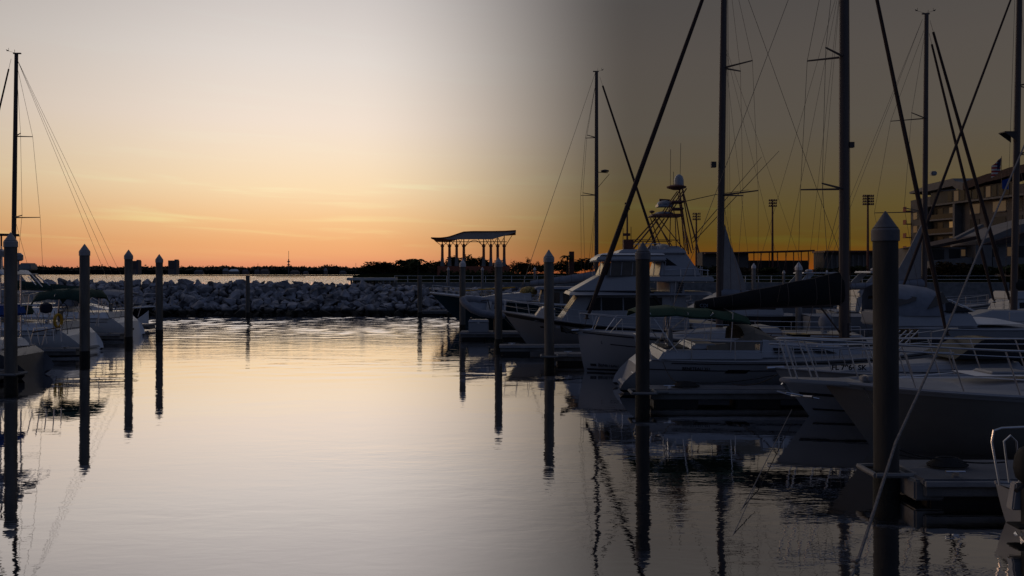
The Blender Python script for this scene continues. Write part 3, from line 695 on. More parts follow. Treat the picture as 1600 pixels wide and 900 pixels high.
pile(249, 526, 397, 'fourth pile from the left, standing at the bow of the black hulled boat', sm=PILEL, r=.205)
pile(722.5, 517, 405, 'pile with a stubby knobbed cap in front of the teal bow and dinghy', sm=PILEL, r=.20, capm=CAPW)
pile(779, 542, 402, 'pile at the bow of the large white motor yacht', sm=PILEL, r=.20)
pile(858.5, 572, 390, 'pile in front of the white motor yacht with a dark foot collar', sm=PILEL, r=.205)
pile(1004, 635, 378, 'pile in front of the reverse transom of the near sailboat', capm=CAPD, r=.20)
pile(1385, 773, 330, 'nearest and thickest looking pile, at the end of the near right dock', capm=CAPD, r=.205)
pile(387, 495, 431, 'flat topped post standing before the middle of the stone bank', Y=69.5, r=.17, capped=False, sm=PILEL)
pile(656, 495, 432, 'flat topped post at the right end of the stone bank by a low float', Y=69.8, r=.20, capped=False, sm=PILEL)
for px, yt, Y, lb_, r in ((700.5,417,70,'slim capped pile behind the teal yacht bow','.11'),(753.5,417,70,'slim capped pile left of the motor yacht bow pile','.11'),(836,417,72,'slim capped pile rising behind the grey sail cover','.11'),
        (1177.5,411,60,'capped pile behind the black boom cover, nearest the triangular sail','.15'),(1248,409,48,'wide pale capped pile behind the middle of the black boom cover','.19'),(1225,422,70,'short slim pile between two larger piles behind the boom cover','.11'),
        (1292,422,70,'short slim pile left of the tall middle mast','.11'),(1446,424,70,'short slim pile behind the grey canvas cruiser','.11')):
    pile(px, 0, yt, lb_, r=float(r), capm=CAPW, sm=CONC, Y=Y, capr=float(r)*1.15)

# ================================================================== docks
def dock(x0, x1, y0, y1, label, posts=True, cleats=2, z=.45):
    t = Thing('floating_dock', label, 'dock', (0,0,0), 0, 'floating finger docks')
    MB().box(((x0+x1)/2,(y0+y1)/2,z-.05),(x1-x0,y1-y0,.10)).build('deck', DOCKM, t, bevel=.02)
    MB().box(((x0+x1)/2,(y0+y1)/2,z-.20),(x1-x0-.08,y1-y0-.08,.20)).build('whaler', CONC, t, bevel=.02)
    n = max(1, int((x1-x0)/2.4))
    for i in range(n):
        MB().box((x0+.8+i*2.4,(y0+y1)/2,-.05),(1.3,(y1-y0)*.8,.5)).build('float', RUBR, t, bevel=.04)
    MB().box(((x0+x1)/2,y0-.03,z-.07),(x1-x0-.02,.05,.09)).build('fender_strip', CAP, t, bevel=.01)
    for i in range(cleats):
        cx = x0+.6+(x1-x0-1.2)*i/max(1,cleats-1)
        c = MB(); c.tube([(cx-.16,y0+.15,z+.09),(cx+.16,y0+.15,z+.09)],.022,6); c.box((cx,y0+.15,z+.045),(.09,.05,.09)); c.build('cleat', STEEL, t)
    return t
def collar(px_pile, Y, side, parent):
    # steel guide frame that holds the dock end to its pile
    cx = X(px_pile, Y); t = parent
    m = MB()
    for a_,b_ in (((-.34,-.34),(.34,-.34)),((.34,-.34),(.34,.34)),((.34,.34),(-.34,.34)),((-.34,.34),(-.34,-.34))):
        m.tube([(cx+a_[0],Y+a_[1],.42),(cx+b_[0],Y+b_[1],.42)],.045,6)
    m.tube([(cx+side*.3,Y,.40),(cx+side*.75,Y+.1,.40)],.06,6); m.build('pile_guide', CONC, t)
YN = {17:HC*F/(603-HY),132.5:HC*F/(563-HY),201:HC*F/(538-HY),249:HC*F/(526-HY),722.5:HC*F/(517-HY),779:HC*F/(542-HY),858.5:HC*F/(572-HY),1004:HC*F/(635-HY),1385:HC*F/(773-HY)}
dk = dock(6.75, 14.9, 13.05, 14.45, 'near right dock with a pale edge beside the nearest pile', cleats=3); collar(1385, YN[1385], 1, dk)
MB().box((6.9,13.6,.24),(.5,.9,.34)).build('end_bumper', CONC, dk, bevel=.03)
dk = dock(4.0, 14.9, 23.15, 24.1, 'long dock below the near sailboat with its white name lettering', cleats=3); collar(1004, YN[1004], 1, dk)
dk = dock(1.75, 14.9, 33.3, 34.3, 'short visible dock end right of the pile in front of the white yacht', cleats=2); collar(858.5, YN[858.5], 1, dk)
dk = dock(-.6, 14.9, 37.3, 38.15, 'dock running along the side of the large white motor yacht', cleats=3)
dk = dock(-3.0, 11.0, 45.6, 47.2, 'dock carrying the white dock box under the inflatable dinghy', cleats=2)
dk = dock(X(660,71), 4, 70.4, 71.4, 'low pale float along the foot of the stones behind the teal bow', cleats=2, z=.55)
dk = dock(-34, X(14,28), 27.3, 28.2, 'dock at the left edge beside the thick pile', cleats=2); collar(17, YN[17], -1, dk)
dk = dock(-38, X(127,36), 35.6, 36.5, 'dark dock beside the second pile from the left', cleats=2)
dk = dock(-42, X(196,45), 44.4, 45.3, 'dark dock ending at the third pile from the left', cleats=2)
dk = dock(-46, X(241,53), 52.3, 53.3, 'dark dock end beneath the bow of the black hulled boat', cleats=2)
dk = Thing('main_dock', 'main walkway dock running away behind the boats on the right', 'dock', (0,0,0))
MB().box((15.8,29,.40),(1.8,34,.12)).build('deck', DOCKM, dk, bevel=.02); MB().box((15.8,29,.24),(1.6,33.8,.2)).build('whaler', CONC, dk)
for i in range(12): MB().box((15.8,13.5+i*2.8,-.02),(1.3,1.5,.45)).build('float', RUBR, dk)
def dockbox(c, label, s=(1.0,.6,.55), rz=0):
    t = Thing('dock_box', label, 'dock box', (c[0],c[1],c[2]), rz)
    MB().box((0,0,s[2]*.4),(s[0],s[1],s[2]*.8)).build('bin', GEL, t, bevel=.03)
    m = MB(); m.frus(-s[0]/2-.03,s[0]/2+.03,s[1]+.06,s[1]*.8,s[2]*.8+.004,s[2],.08,.08); m.build('lid', GEL, t, bevel=.02)
    MB().box((0,-s[1]/2-.02,s[2]*.75),(.1,.03,.08)).build('latch', STEEL, t)
dockbox((X(748,46),45.95,.45), 'white dock box at the dock end below the inflatable dinghy', (1.15,.7,.72))
dockbox((15.7,20,.46), 'white dock box on the main walkway beside the dark hulled boat', (1.2,.6,.6), 1.57)
dockbox((15.8,37.5,.46), 'white dock box on the main walkway near the grey canvas cruiser', (1.2,.6,.6), 1.57)
def pedestal(x_, y_, label):
    t = Thing('power_pedestal', label, 'power pedestal', (x_,y_,.46), 0, 'dock power pedestals')
    MB().box((0,0,.5),(.22,.2,1.0)).build('post', WHITEP, t, bevel=.02); MB().box((0,0,1.06),(.26,.24,.1)).build('cap', GELD, t, bevel=.02)
    MB().box((0,-.11,.65),(.14,.03,.2)).build('socket', RUBR, t)
pedestal(15.3,25.5,'white power pedestal on the main walkway near the bow of the near sailboat'); pedestal(15.3,36.2,'white power pedestal on the main walkway by the yacht stern')
# coiled line and mooring lines
def coil(c, label, r=.28, turns=5):
    m = MB(); pts = []
    for i in range(turns*12): a = i*2*PI/12; q = r*(1-.09*(i/12)); pts.append((c[0]+q*math.cos(a), c[1]+q*.6*math.sin(a), c[2]+.03+.022*(i/12)))
    m.tube(pts, .022, 5); tag(m.build('coiled_rope', ROPED), label, 'rope')
coil((X(1070,23.6),23.55,.46), 'dark coil of rope on the long dock beneath the sailboat name', .42, 6)
coil((X(1478,13.9),13.85,.46), 'dark heaped rope on the near right dock', .36, 6)
def line(pts, r, label, m_=None, n=6):
    o = MB().tube(pts, r, n).build('mooring_line', m_ or ROPE); return tag(o, label, 'rope')

# ================================================================== boats
class Hull:
    def __init__(s, T, L, B, zs, zb, rake=.6, tr=.75, stern='plumb', zt=.15, srake=.6, draft=.35, full=.32, bowexp=2.2, sagz=.08, mid=.42, flare=.5, plumbk=1.0):
        s.__dict__.update(locals()); s.T = T
    def sheer(s, t): return s.zs+(s.zb-s.zs)*t**1.6 - s.sagz*math.sin(PI*t)
    def half(s, t):
        if t < s.mid: u = t/s.mid; return s.B/2*(s.tr+(1-s.tr)*math.sin(u*PI/2))
        u = (t-s.mid)/(1-s.mid); return s.B/2*max(0.0, 1-u**s.bowexp)
    def p(s, t, z, side=1, off=0):
        # hull surface at station t (0 stern, 1 bow), height z
        zk = -s.draft*(1-.75*max(0,(t-.6)/.4)**2); zh = s.sheer(t); k = max(0., min(1.,(z-zk)/(zh-zk)))
        ex = s.full+(s.flare-s.full)*max(0,(t-.35)/.65)
        w = s.half(t)*(k**ex if k > 0 else 0) + off
        x1 = s.L-s.rake*(1-k)**s.plumbk
        if s.stern == 'reverse': x0 = ((z-s.zt)/(s.zs-s.zt))**1.6*s.srake if z > s.zt else (s.zt-z)*1.2
        else: x0 = (1-k)*.08 - (0 if s.stern == 'plumb' else -.0)
        return Vector((x0+(x1-x0)*t, side*w, z))
    def build(s, side=GEL, deckm=DECK, n=22, boot=ANTIF, name='hull', deck=True, toe=GEL, toer=.03):
        T = s.T; ts = [i/n for i in range(n+1)]; ks = [0,.03,.08,.16,.26,.38,.52,.68,.84,1.0]
        m = MB(); rings = []
        for t in ts:
            zk = -s.draft*(1-.75*max(0,(t-.6)/.4)**2); zh = s.sheer(t)
            L_ = [s.p(t, zk+(zh-zk)*k, 1) for k in reversed(ks)]; R_ = [s.p(t, zk+(zh-zk)*k, -1) for k in ks[1:]]
            rings.append(L_+R_)
        m.loft(rings, closed=False, caps=False)
        s.hull = m.build(name, side, T, ang=50)
        tm = MB(); r0 = rings[0]; tm.add(r0, [tuple(range(len(r0)))]); tm.build('transom', side, T, smooth=False)
        if deck:
            dm = MB(); rr_ = []
            for t in ts:
                a = s.p(t, s.sheer(t), 1); b = s.p(t, s.sheer(t), -1); cz = .04*s.half(t); rr_.append([a, (a+b)/2*.5+a*.5+Vector((0,0,cz*.75)), (a+b)/2+Vector((0,0,cz)), (a+b)/2*.5+b*.5+Vector((0,0,cz*.75)), b])
            dm.loft(rr_, closed=False, caps=False); dm.build('deck', deckm, T)
        if toe:
            for sd in (1,-1): MB().tube([s.p(t, s.sheer(t), sd, .01)+Vector((0,0,.015)) for t in ts], toer, 6).build('toe_rail', toe, T)
    def ribbon(s, name, m_, t0, t1, za, zb_, side, off=.012, n=16, label=None):
        # za, zb: heights, numbers or functions of t
        fa = za if callable(za) else (lambda t: za); fb = zb_ if callable(zb_) else (lambda t: zb_)
        m = MB(); rr_ = []
        for i in range(n+1):
            t = t0+(t1-t0)*i/n; rr_.append([s.p(t,fa(t),side,off), s.p(t,fb(t),side,off), s.p(t,fb(t),side,-.03), s.p(t,fa(t),side,-.03)])
        m.loft(rr_); return m.build(name, m_, s.T, label=label)
    def rail(s, t0, t1, h, side, n=6, r=.016, mid=True, inset=.06, st=None, m_=None, lean=0.):
        m_ = m_ or STEEL
        f = lambda t, q: s.p(t, s.sheer(t), side, -inset)+Vector((lean*q,0,h*q+.02))
        ts = [t0+(t1-t0)*i/20 for i in range(21)]
        MB().tube([f(t,1) for t in ts], r, 6).build('rail', m_, s.T)
        if mid: MB().tube([f(t,.5) for t in ts], r*.45, 5).build('lifeline', m_, s.T)
        for i in range(n):
            t = t0+(t1-t0)*(i+.5*(0))/max(1,n-1); MB().tube([f(t,0), f(t,1)], r*.85, 6).build('stanchion', m_, s.T)
def mast(T, x, y, z0, z1, r=.09, spread=(), sw=1.0, shx=.0, chain=1.5, zc=1.2, lean=0., wires=True, m_=None, wr=.007):
    m_ = m_ or ALU; L = lambda z: x+lean*(z-z0)
    mo = MB().tube([(x,y,z0),(L((z0+z1)/2),y,(z0+z1)/2),(L(z1),y,z1)],[r,r,r*.8],10,flat=.8).build('mast', m_, T)
    for z_, w_ in spread:
        for sd in (1,-1): MB().tube([(L(z_),y,z_),(L(z_)-1.15*w_,y+sd*w_,z_+.08)],[.04,.026],6).build('spreader', m_, mo)
    if wires:
        for sd in (1,-1):
            top = [(L(z1*.97),y,z1*.97)]; 
            for z_, w_ in sorted(spread, reverse=True): top.append((L(z_)-1.15*w_,y+sd*w_,z_+.08))
            top.append((x-(1.0 if spread else .1),y+sd*chain,zc)); MB().tube(top, wr, 5).build('shroud', WIRE, T)
            if spread:
                MB().tube([(L(spread[0][0]),y,spread[0][0]+.1),(x-.8,y+sd*chain*.95,zc)], wr, 5).build('lower_shroud', WIRE, T)
    m = MB(); m.box((L(z1)-.05,y,z1+.02),(.45,.1,.07)); m.tube([(L(z1)+.1,y,z1),(L(z1)+.1,y,z1+.25)],.012,5); m.build('masthead', ALUD, mo)
    return mo
def vane(T, mo, x, y, z, sx=1):
    MB().tube([(x,y,z),(x+sx*.45,y,z+.12)],.008,5).build('vane_arm', WIRE, mo)
    m = MB(); m.prism([(x+sx*.36,y,z+.13),(x+sx*.56,y,z+.22),(x+sx*.5,y,z+.10)],(0,.01,0)); m.tube([(x+sx*.4,y,z+.12),(x+sx*.4,y,z+.3)],.01,5); m.build('wind_vane', RUBR, mo)
def cabin(T, x0, x1, w0, w1, z0, h, sf=.8, sb=.15, m_=GEL, wins=(), ins=.10, name='cabin', bevel=.06, z1f=None, glass=GLASS):
    m = MB(); q = m.frus(x0,x1,w0,w0-2*ins,z0,z0+h,sb,sf,w1,max(.2,w1-2*ins),z1f=z1f); c = m.build(name, m_, T, bevel=bevel)
    for (u0,u1,v0,v1) in wins:
        for sd in (0,1):
            qq = (q[0],q[1],q[5],q[4]) if sd == 0 else (q[3],q[2],q[6],q[7])
            k = MB(); k.patch(qq,u0,u1,v0,v1,.012,.02,flip=(sd == 1)); k.build('window', glass, c, bevel=.005)
    return c, q
def wheel(T, x, y, z, r=.42, mm=None):
    m = MB(); m.tube([(x, y+r*math.cos(a*PI/10), z+r*math.sin(a*PI/10)) for a in range(21)], .018, 6)
    for a in range(5): m.tube([(x,y,z),(x,y+r*math.cos(a*2*PI/5),z+r*math.sin(a*2*PI/5))], .008, 5)
    o = m.build('steering_wheel', mm or STEEL, T); MB().frus(x-.02,x+.22,.26,.2,z-.9,z+.08,.02,.06,yc=y).__class__
    k = MB(); k.frus(x+.03,x+.25,.26,.2,z-.95,z+.05,.02,.06,yc=y); k.build('binnacle', GEL, T, bevel=.02)
def bimini(T, x0, x1, w, z, m_, legs, sagk=.14, droop=.16, th=.05, tilt=0):
    m = MB(); nx, ny = 12, 8; top = []; 
    for i in range(nx+1):
        u = i/nx; row = []
        zx = z+sagk*math.sin(PI*u**.7)-.045*abs(math.sin(3*PI*u))+tilt*u
        for j in range(ny+1):
            v = j/ny*2-1; row.append(Vector((x0+(x1-x0)*u, v*w/2*(1 if abs(v) < .95 else .985), zx-.10*abs(v)**2.5-(droop if abs(v) > .99 else 0)-(droop*.8 if i in (0,nx) else 0))))
        top.append(row)
    vs = [p for r in top for p in r]; nv = len(vs); vs2 = [p-Vector((0,0,th)) for p in vs]
    f = []
    for i in range(nx):
        for j in range(ny):
            a = i*(ny+1)+j; b = a+1; c = a+ny+2; d_ = a+ny+1; f.append((a,b,c,d_)); f.append((a+nv,d_+nv,c+nv,b+nv))
    for i in range(nx):
        for a,b in ((i*(ny+1),(i+1)*(ny+1)),(i*(ny+1)+ny,(i+1)*(ny+1)+ny)): f.append((a,b,b+nv,a+nv))
    for j in range(ny):
        for a in (j, nx*(ny+1)+j): f.append((a,a+1,a+1+nv,a+nv))
    m.add(vs+vs2, f); cp = m.build('canopy', m_, T, ang=60)
    for u_ in (1/3, 2/3):
        MB().tube([(x0+(x1-x0)*u_, v_*w/2, z+sagk*math.sin(PI*u_**.7)+tilt*u_-.10*abs(v_)**2.5+.004) for v_ in (-.97,-.8,-.5,0,.5,.8,.97)], .014, 5).build('canopy_seam', m_, T)
    for (xb,zb_,xt) in legs:
        for sd in (1,-1): MB().tube([(xb,sd*w/2*.97,zb_),(xt,sd*w/2*.93,z-.16)], .016, 6).build('canopy_pole', STEEL, T)
        MB().tube([(xt,sd_*w/2*.93,z-.16) if abs(sd_)==1 else (xt,0,z-.04) for sd_ in (-1,0,1)], .016, 6).build('canopy_bow', STEEL, T)
    return cp
def dodger(T, x0, x1, w, z0, z1, m_=TAN, glass=VINYL):
    m = MB(); rings = []
    for u in (0,.35,.7,1):
        x = x0+(x1-x0)*u; h = (z1-z0)*(1 if u < .36 else 1-.92*((u-.35)/.65)**1.5)
        rings.append([(x, w/2*math.cos(a*PI/8)*(1-.06*u), z0+h*math.sin(a*PI/8)**.55) for a in range(9)])
    m.loft(rings, closed=False, caps=False); c = m.build('dodger', m_, T)
    k = MB(); k.patch((Vector((x0+(x1-x0)*.8,-w*.25,z0+.10)),Vector((x0+(x1-x0)*.8,w*.25,z0+.10)),Vector((x0+(x1-x0)*.5,w*.24,z1-.06)),Vector((x0+(x1-x0)*.5,-w*.24,z1-.06))),0,1,0,1,.03,.0); k.build('dodger_window', glass, c)
def boomset(T, x0, x1, z0, z1, cm, h0, h1, y=0, th=.2, bm_=None):
    # boom from mast end x0 to outer end x1, sail cover heights h0 (mast) to h1 (end)
    b = MB().tube([(x0,y,z0),(x1,y,z1)], .075, 8, flat=.8).build('boom', bm_ or ALU, T)
    if cm:
        m = MB(); rings = []; n = 16
        for i in range(n+1):
            u = i/n; x = x0+(x1-x0)*u*.99; z = z0+(z1-z0)*u; h = h1+(h0-h1)*(1-u)**1.1*(1 if u < .97 else .8)+.012*math.sin(u*23); t_ = th*(1-.35*u)*(1+.05*math.sin(u*31))
            rings.append([(x,y+t_*.45,z-.02),(x,y+t_,z+h*.25),(x,y+t_*.8,z+h*.6),(x,y+t_*.25,z+h*.95),(x,y,z+h),(x,y-t_*.25,z+h*.95),(x,y-t_*.8,z+h*.6),(x,y-t_,z+h*.25),(x,y-t_*.45,z-.02)])
        m.loft(rings); c = m.build('sail_cover', cm, T, ang=70)
        for i in (3,6,9,12,14):
            MB().tube([p for p in rings[i]]+[rings[i][0]], .013, 5).build('lashing', WIRE, c)
        MB().tube([Vector(r_[4])+Vector((0,0,.006)) for r_ in rings], .016, 5).build('cover_zip', WIRE, c)
    return b
def forestay(T, a, b, r=.07, mm=None, drum=True):
    a, b = Vector(a), Vector(b); m = MB(); n = 14
    f = MB().tube([a.lerp(b, .03+.93*i/n) for i in range(n+1)], [r*(.55+.45*min(1, i/2))*(1-.45*(i/n)) for i in range(n+1)], 7).build('furled_headsail', mm or SAILB, T)
    MB().tube([a,b], .010, 5).build('forestay', WIRE, f)
    if drum: MB().lathe([(.10,0),(.11,.03),(.05,.06),(.05,.16),(.11,.19),(.10,.22)], a+(b-a)*.018, 10).build('furling_drum', ALUD, f)
def ringbuoy(T, c, r=.3, mm=YEL):
    m = MB(); m.tube([(c[0]+r*.2*math.cos(k), c[1]+r*.62*math.cos(k), c[2]+r*math.sin(k)) for k in [i*PI/9-PI*.35 for i in range(17)]], .065, 8)
    m.build('life_ring', mm, T)
def fender(T, p, L=.55, r=.11, mm=GEL):
    m = MB(); m.lathe([(.02,0),(r*.8,.05),(r,.14),(r,L-.14),(r*.8,L-.05),(.03,L)], (p[0],p[1],p[2]-L), 10); m.tube([(p[0],p[1],p[2]),(p[0],p[1]*.98,p[2]+.35)],.008,5); m.build('fender', mm, T)

# ---- I: near sailboat with stern to the left, black boom cover and green bimini
I_ = Thing('sailboat', 'near white sailboat with black boom cover, green bimini and dark name lettering on its side', 'sailboat', (3.42,26.2,0), 0)
h = Hull(I_, 11.2, 3.7, 1.12, 1.42, rake=.7, tr=.72, stern='reverse', zt=.12, srake=.95, draft=.45, full=.40)
h.build(side=GEL, deckm=DECK)
for sd in (-1,1):
    h.ribbon('cove_stripe', STRIPE, .02, .97, lambda t: h.sheer(t)-.30, lambda t: h.sheer(t)-.27, sd)
    h.ribbon('sheer_stripe', STRIPE, .07, .99, lambda t: h.sheer(t)-.09, lambda t: h.sheer(t)-.06, sd)
    h.ribbon('boot_stripe', STRIPE, .0, 1., .05, .13, sd)
    for a in (.255,): h.ribbon('hull_window', GLASS, a, a+.062, h.sheer(.3)-.36, h.sheer(.3)-.25, sd, off=.018, n=4)
pt = h.p(.13, .86, -1, .02)
lettering('BENETEAU 351', STRIPE, I_, I_.M @ h.p(.125, h.sheer(.15)-.27, -1, .03), (I_.M @ h.p(.25,.85,-1))-(I_.M @ h.p(.125,.85,-1)), .13, weight=.003)
# sugar scoop transom steps
MB().frus(.05,.95,1.5,1.5,.14,.22,.02,.02).__class__
m = MB(); m.frus(.15,.75,1.5,1.3,.22,.30,.05,.05); m.build('swim_step', DECKL, I_, bevel=.02)
m = MB(); m.tube([(.62,-.5,.30),(.50,-.5,.62),(.46,-.28,.62),(.58,-.28,.30)],.02,6); m.build('swim_ladder', STEEL, I_)
# coamings, cockpit and cabin
m = MB(); m.frus(1.1,4.4,3.0,2.7,1.10,1.42,.25,.0); m.build('coaming', GEL, I_, bevel=.07)
m = MB(); m.frus(1.4,4.2,1.5,1.5,1.43,1.45,.0,.0); m.build('cockpit_sole', STRIPE, I_)
c, q = cabin(I_, 4.3, 9.4, 2.6, 1.3, 1.13, .62, sf=2.6, sb=.12, wins=[(.12,.20,.34,.60),(.28,.40,.34,.60),(.47,.62,.34,.60)], z1f=1.50)
MB().box((6.0,0,1.80),(.6,.6,.08)).build('hatch', GLASS, I_, bevel=.02); MB().box((7.9,0,1.66),(.5,.5,.07)).build('hatch', GLASS, I_, bevel=.02)
MB().tube([(4.7,-.75,1.80),(8.0,-.6,1.74)],.022,6).build('grab_rail', WOOD, I_); MB().tube([(4.7,.75,1.80),(8.0,.6,1.74)],.022,6).build('grab_rail', WOOD, I_)
m = MB(); m.frus(2.2,3.2,2.2,2.0,1.40,1.60,.15,.15); m.build('helm_seat', GEL, I_, bevel=.05)
dodger(I_, 3.9, 5.1, 2.3, 1.6, 2.15, TAN)
m = MB(); rings=[]
for i in range(9):
    u = i/8; x = 2.7+1.5*u; z = 1.55+.5*(u**2.2); rings.append([(x,-1.27,1.42),(x,-1.22,z+.02),(x,-1.16,z),(x,-1.2,1.42)])
m.loft(rings); m.build('side_screen', TAN, I_, ang=70)
bimini(I_, .55, 4.05, 2.7, 2.74, GREEN, [(1.9,1.15,.9),(1.9,1.15,2.1),(3.4,1.15,3.5),(1.2,1.15,2.9)], sagk=.09, droop=.13, tilt=-.16)
wheel(I_, 1.65, 0, 1.95, .45)
for xx, w_ in ((1.0,1.2),(1.05,.9)): pass
for sd in (1,-1): MB().tube([(.95,sd*1.35,1.12),(.80,sd*1.35,1.75),(.80,sd*.6,1.75),(.92,sd*.6,1.12)],.018,6).build('stern_pulpit', STEEL, I_)
h.rail(.12, .88, .62, -1, n=7); h.rail(.12, .88, .62, 1, n=7)
m = MB(); m.tube([h.p(.88,h.sheer(.88),-1)+Vector((0,0,.62)), h.p(.96,h.sheer(.96),-1)+Vector((.05,0,.64)), Vector((11.25,0,2.02)), h.p(.96,h.sheer(.96),1)+Vector((.05,0,.64)), h.p(.88,h.sheer(.88),1)+Vector((0,0,.62))],.018,6); m.build('bow_pulpit', STEEL, I_)
m = MB(); m.tube([(4.95,-1.62,1.13),(4.95,-1.62,1.68),(5.05,-1.62,1.72),(5.25,-1.62,1.55),(5.30,-1.62,1.13)],.016,6); m.build('boarding_gate', STEEL, I_)
fender(I_, h.p(.47,h.sheer(.47),-1,.12)-Vector((0,0,.3)), .5, .10, RUBR)
mxl = X(1319,26.2)-3.42
mo = mast(I_, mxl, 0, 1.6, 17.5, .165, [(6.6,.95),(10.95,.8)], chain=1.65, zc=1.2, wr=.008)
MB().box((mxl,0,1.95),(.26,.24,.5)).build('mast_collar', ALUD, mo); MB().box((mxl+.22,-.02,8.05),(.16,.16,.18)).build('deck_light', ALUD, mo)
boomset(I_, mxl-.05, X(1083,26.2)-3.42, 2.85, 2.62, COVER, 1.02, .28, th=.20)
lg = lettering('CDI', GREYC, I_, I_.M @ Vector((2.72,-.15,2.72)), (1,0,0), .16)
m = MB(); m.prism([(mxl+.1,-.05,2.7),(mxl+.1,-.05,3.9),(mxl-.3,-.05,3.75)],(0,.1,0)); 
MB().tube([(mxl-.8,0,2.75),(mxl-.05,0,1.75)],.03,6).build('boom_vang', ALU, I_)
forestay(I_, (10.95,0,1.5), (mxl+.15,0,17.3), r=.085)
MB().tube([(1.3,0,1.2),(mxl-.12,0,17.4)],.009,5).build('backstay', WIRE, I_)
for dx,dy in ((-1.3,.0),(-.8,.6),(-2.4,-.6),(-3.1,.2)): MB().tube([(mxl+dx,dy,2.9),(mxl-.1,0,13.5)],.005,4).build('lazy_jack', WIRE, I_)
for k_ in range(3): MB().tube([(mxl+.2,.05*k_-.05,1.9),(mxl+.14,.03*k_,17)],.006,4).build('halyard', WIRE, I_)

# ---- H: second sailboat, bow to the left
H_ = Thing('sailboat', 'white sailboat with a high plumb bow, dark anchor and lettering low on the bow', 'sailboat', (X(903,31.3)+11.6,31.3,0), PI)
h = Hull(H_, 11.6, 3.7, 1.20, 1.60, rake=.28, tr=.75, stern='plumb', draft=.45, full=.24, bowexp=2.6, flare=.36, plumbk=1.4)
h.build(side=GEL, deckm=DECK)
for sd in (-1,1):
    h.ribbon('cove_stripe', STRIPE, .05, .90, lambda t: h.sheer(t)-.44, lambda t: h.sheer(t)-.40, sd)
    h.ribbon('sheer_stripe', STRIPE, .0, .985, lambda t: h.sheer(t)-.10, lambda t: h.sheer(t)-.05, sd)
    h.ribbon('boot_stripe', STRIPE, .0, .99, .04, .11, sd)
    h.ribbon('boot_block', STRIPE, .72, .86, .20, .30, sd); h.ribbon('boot_block', STRIPE, .955, .975, .20, .30, sd, n=3)
lettering('BENETEAU', STRIPE, H_, H_.M @ h.p(.95,.20,1,.03), (H_.M @ h.p(.87,.2,1))-(H_.M @ h.p(.95,.2,1)), .17, weight=.004)
lettering('L', STRIPE, H_, H_.M @ h.p(.93,1.1,1,.03), (H_.M @ h.p(.87,.2,1))-(H_.M @ h.p(.95,.2,1)), .16)
cabin(H_, 3.9, 9.2, 2.6, 1.3, 1.25, .52, sf=2.4, sb=.12, wins=[(.1,.2,.34,.62),(.3,.42,.34,.62)], z1f=1.62)
m = MB(); m.frus(.8,4.0,2.9,2.6,1.2,1.5,.1,.0); m.build('coaming', GEL, H_, bevel=.07)
m = MB(); m.tube([(11.0,0,1.62),(11.85,0,1.58)],.06,6); m.build('bow_roller', STEEL, H_)
m = MB(); m.tube([(11.1,0,1.68),(11.7,0,1.60),(12.05,0,1.50),(12.2,0,1.62)],.045,6); m.prism([(11.62,-.16,1.44),(12.26,-.02,1.52),(12.3,.02,1.78),(12.05,.02,1.5),(11.62,.16,1.42)],(0,0,.04)); m.build('anchor', RUBR, H_)
h.rail(.10, .86, .62, 1, n=7); h.rail(.10, .86, .62, -1, n=7)
m = MB()
for sd in (1,-1): m.tube([h.p(.86,h.sheer(.86),sd,-.05)+Vector((0,0,.62)), h.p(.93,h.sheer(.93),sd)+Vector((.0,0,.66)), Vector((11.5,0,2.26))],.02,6); m.tube([h.p(.9,h.sheer(.9),sd,-.05), h.p(.86,h.sheer(.86),sd,-.05)+Vector((0,0,.62))],.018,6); m.tube([h.p(.95,h.sheer(.95),sd,-.03), h.p(.93,h.sheer(.93),sd)+Vector((.0,0,.66))],.018,6)
m.build('bow_pulpit', STEEL, H_)
mh = H_.W((X(1124,31.3),31.3,0)).x
mo = mast(H_, mh, 0, 1.7, 17.6, .14, [(6.9,1.0),(11.9,.8)], chain=1.65, zc=1.3, lean=-.03*.45)
forestay(H_, (11.35,0,1.75), (mh-.35,0,17.4), r=.12)
MB().tube([(0.1,0,1.3),(mh-.12,0,17.4)],.009,5).build('backstay', WIRE, H_)
boomset(H_, mh-.05, mh-4.2, 2.9, 2.8, GREYC, .35, .2, th=.16)
m = MB(); m.prism([(mh-.12,0,2.9),(mh-.20,0,5.75),(mh-.42,0,5.0),(mh-1.05,0,3.3),(mh-1.0,0,3.1)],(0,.05,0)); m.build('mainsail', mat('sailcloth', (.34,.32,.32), .8, var=.1, bump=.4), H_)
MB().box((mh+.24,0,8.1),(.2,.2,.22)).build('deck_light', ALUD, mo)
for k_ in range(3): MB().tube([(mh-.25-.1*k_,.05*k_-.05,1.9),(mh-.3,.03*k_,17)],.006,4).build('halyard', WIRE, H_)
for dx in (-1.3,-2.6,-3.6): MB().tube([(mh+dx,0,3.1),(mh-.15,0,13.0)],.005,4).build('lazy_jack', WIRE, H_)
m = MB(); m.ell((2.2,.9,1.95),(.28,.28,.34)); m.build('winch_cover', GREYC, H_); wheel(H_, 1.8, 0, 1.95, .42)

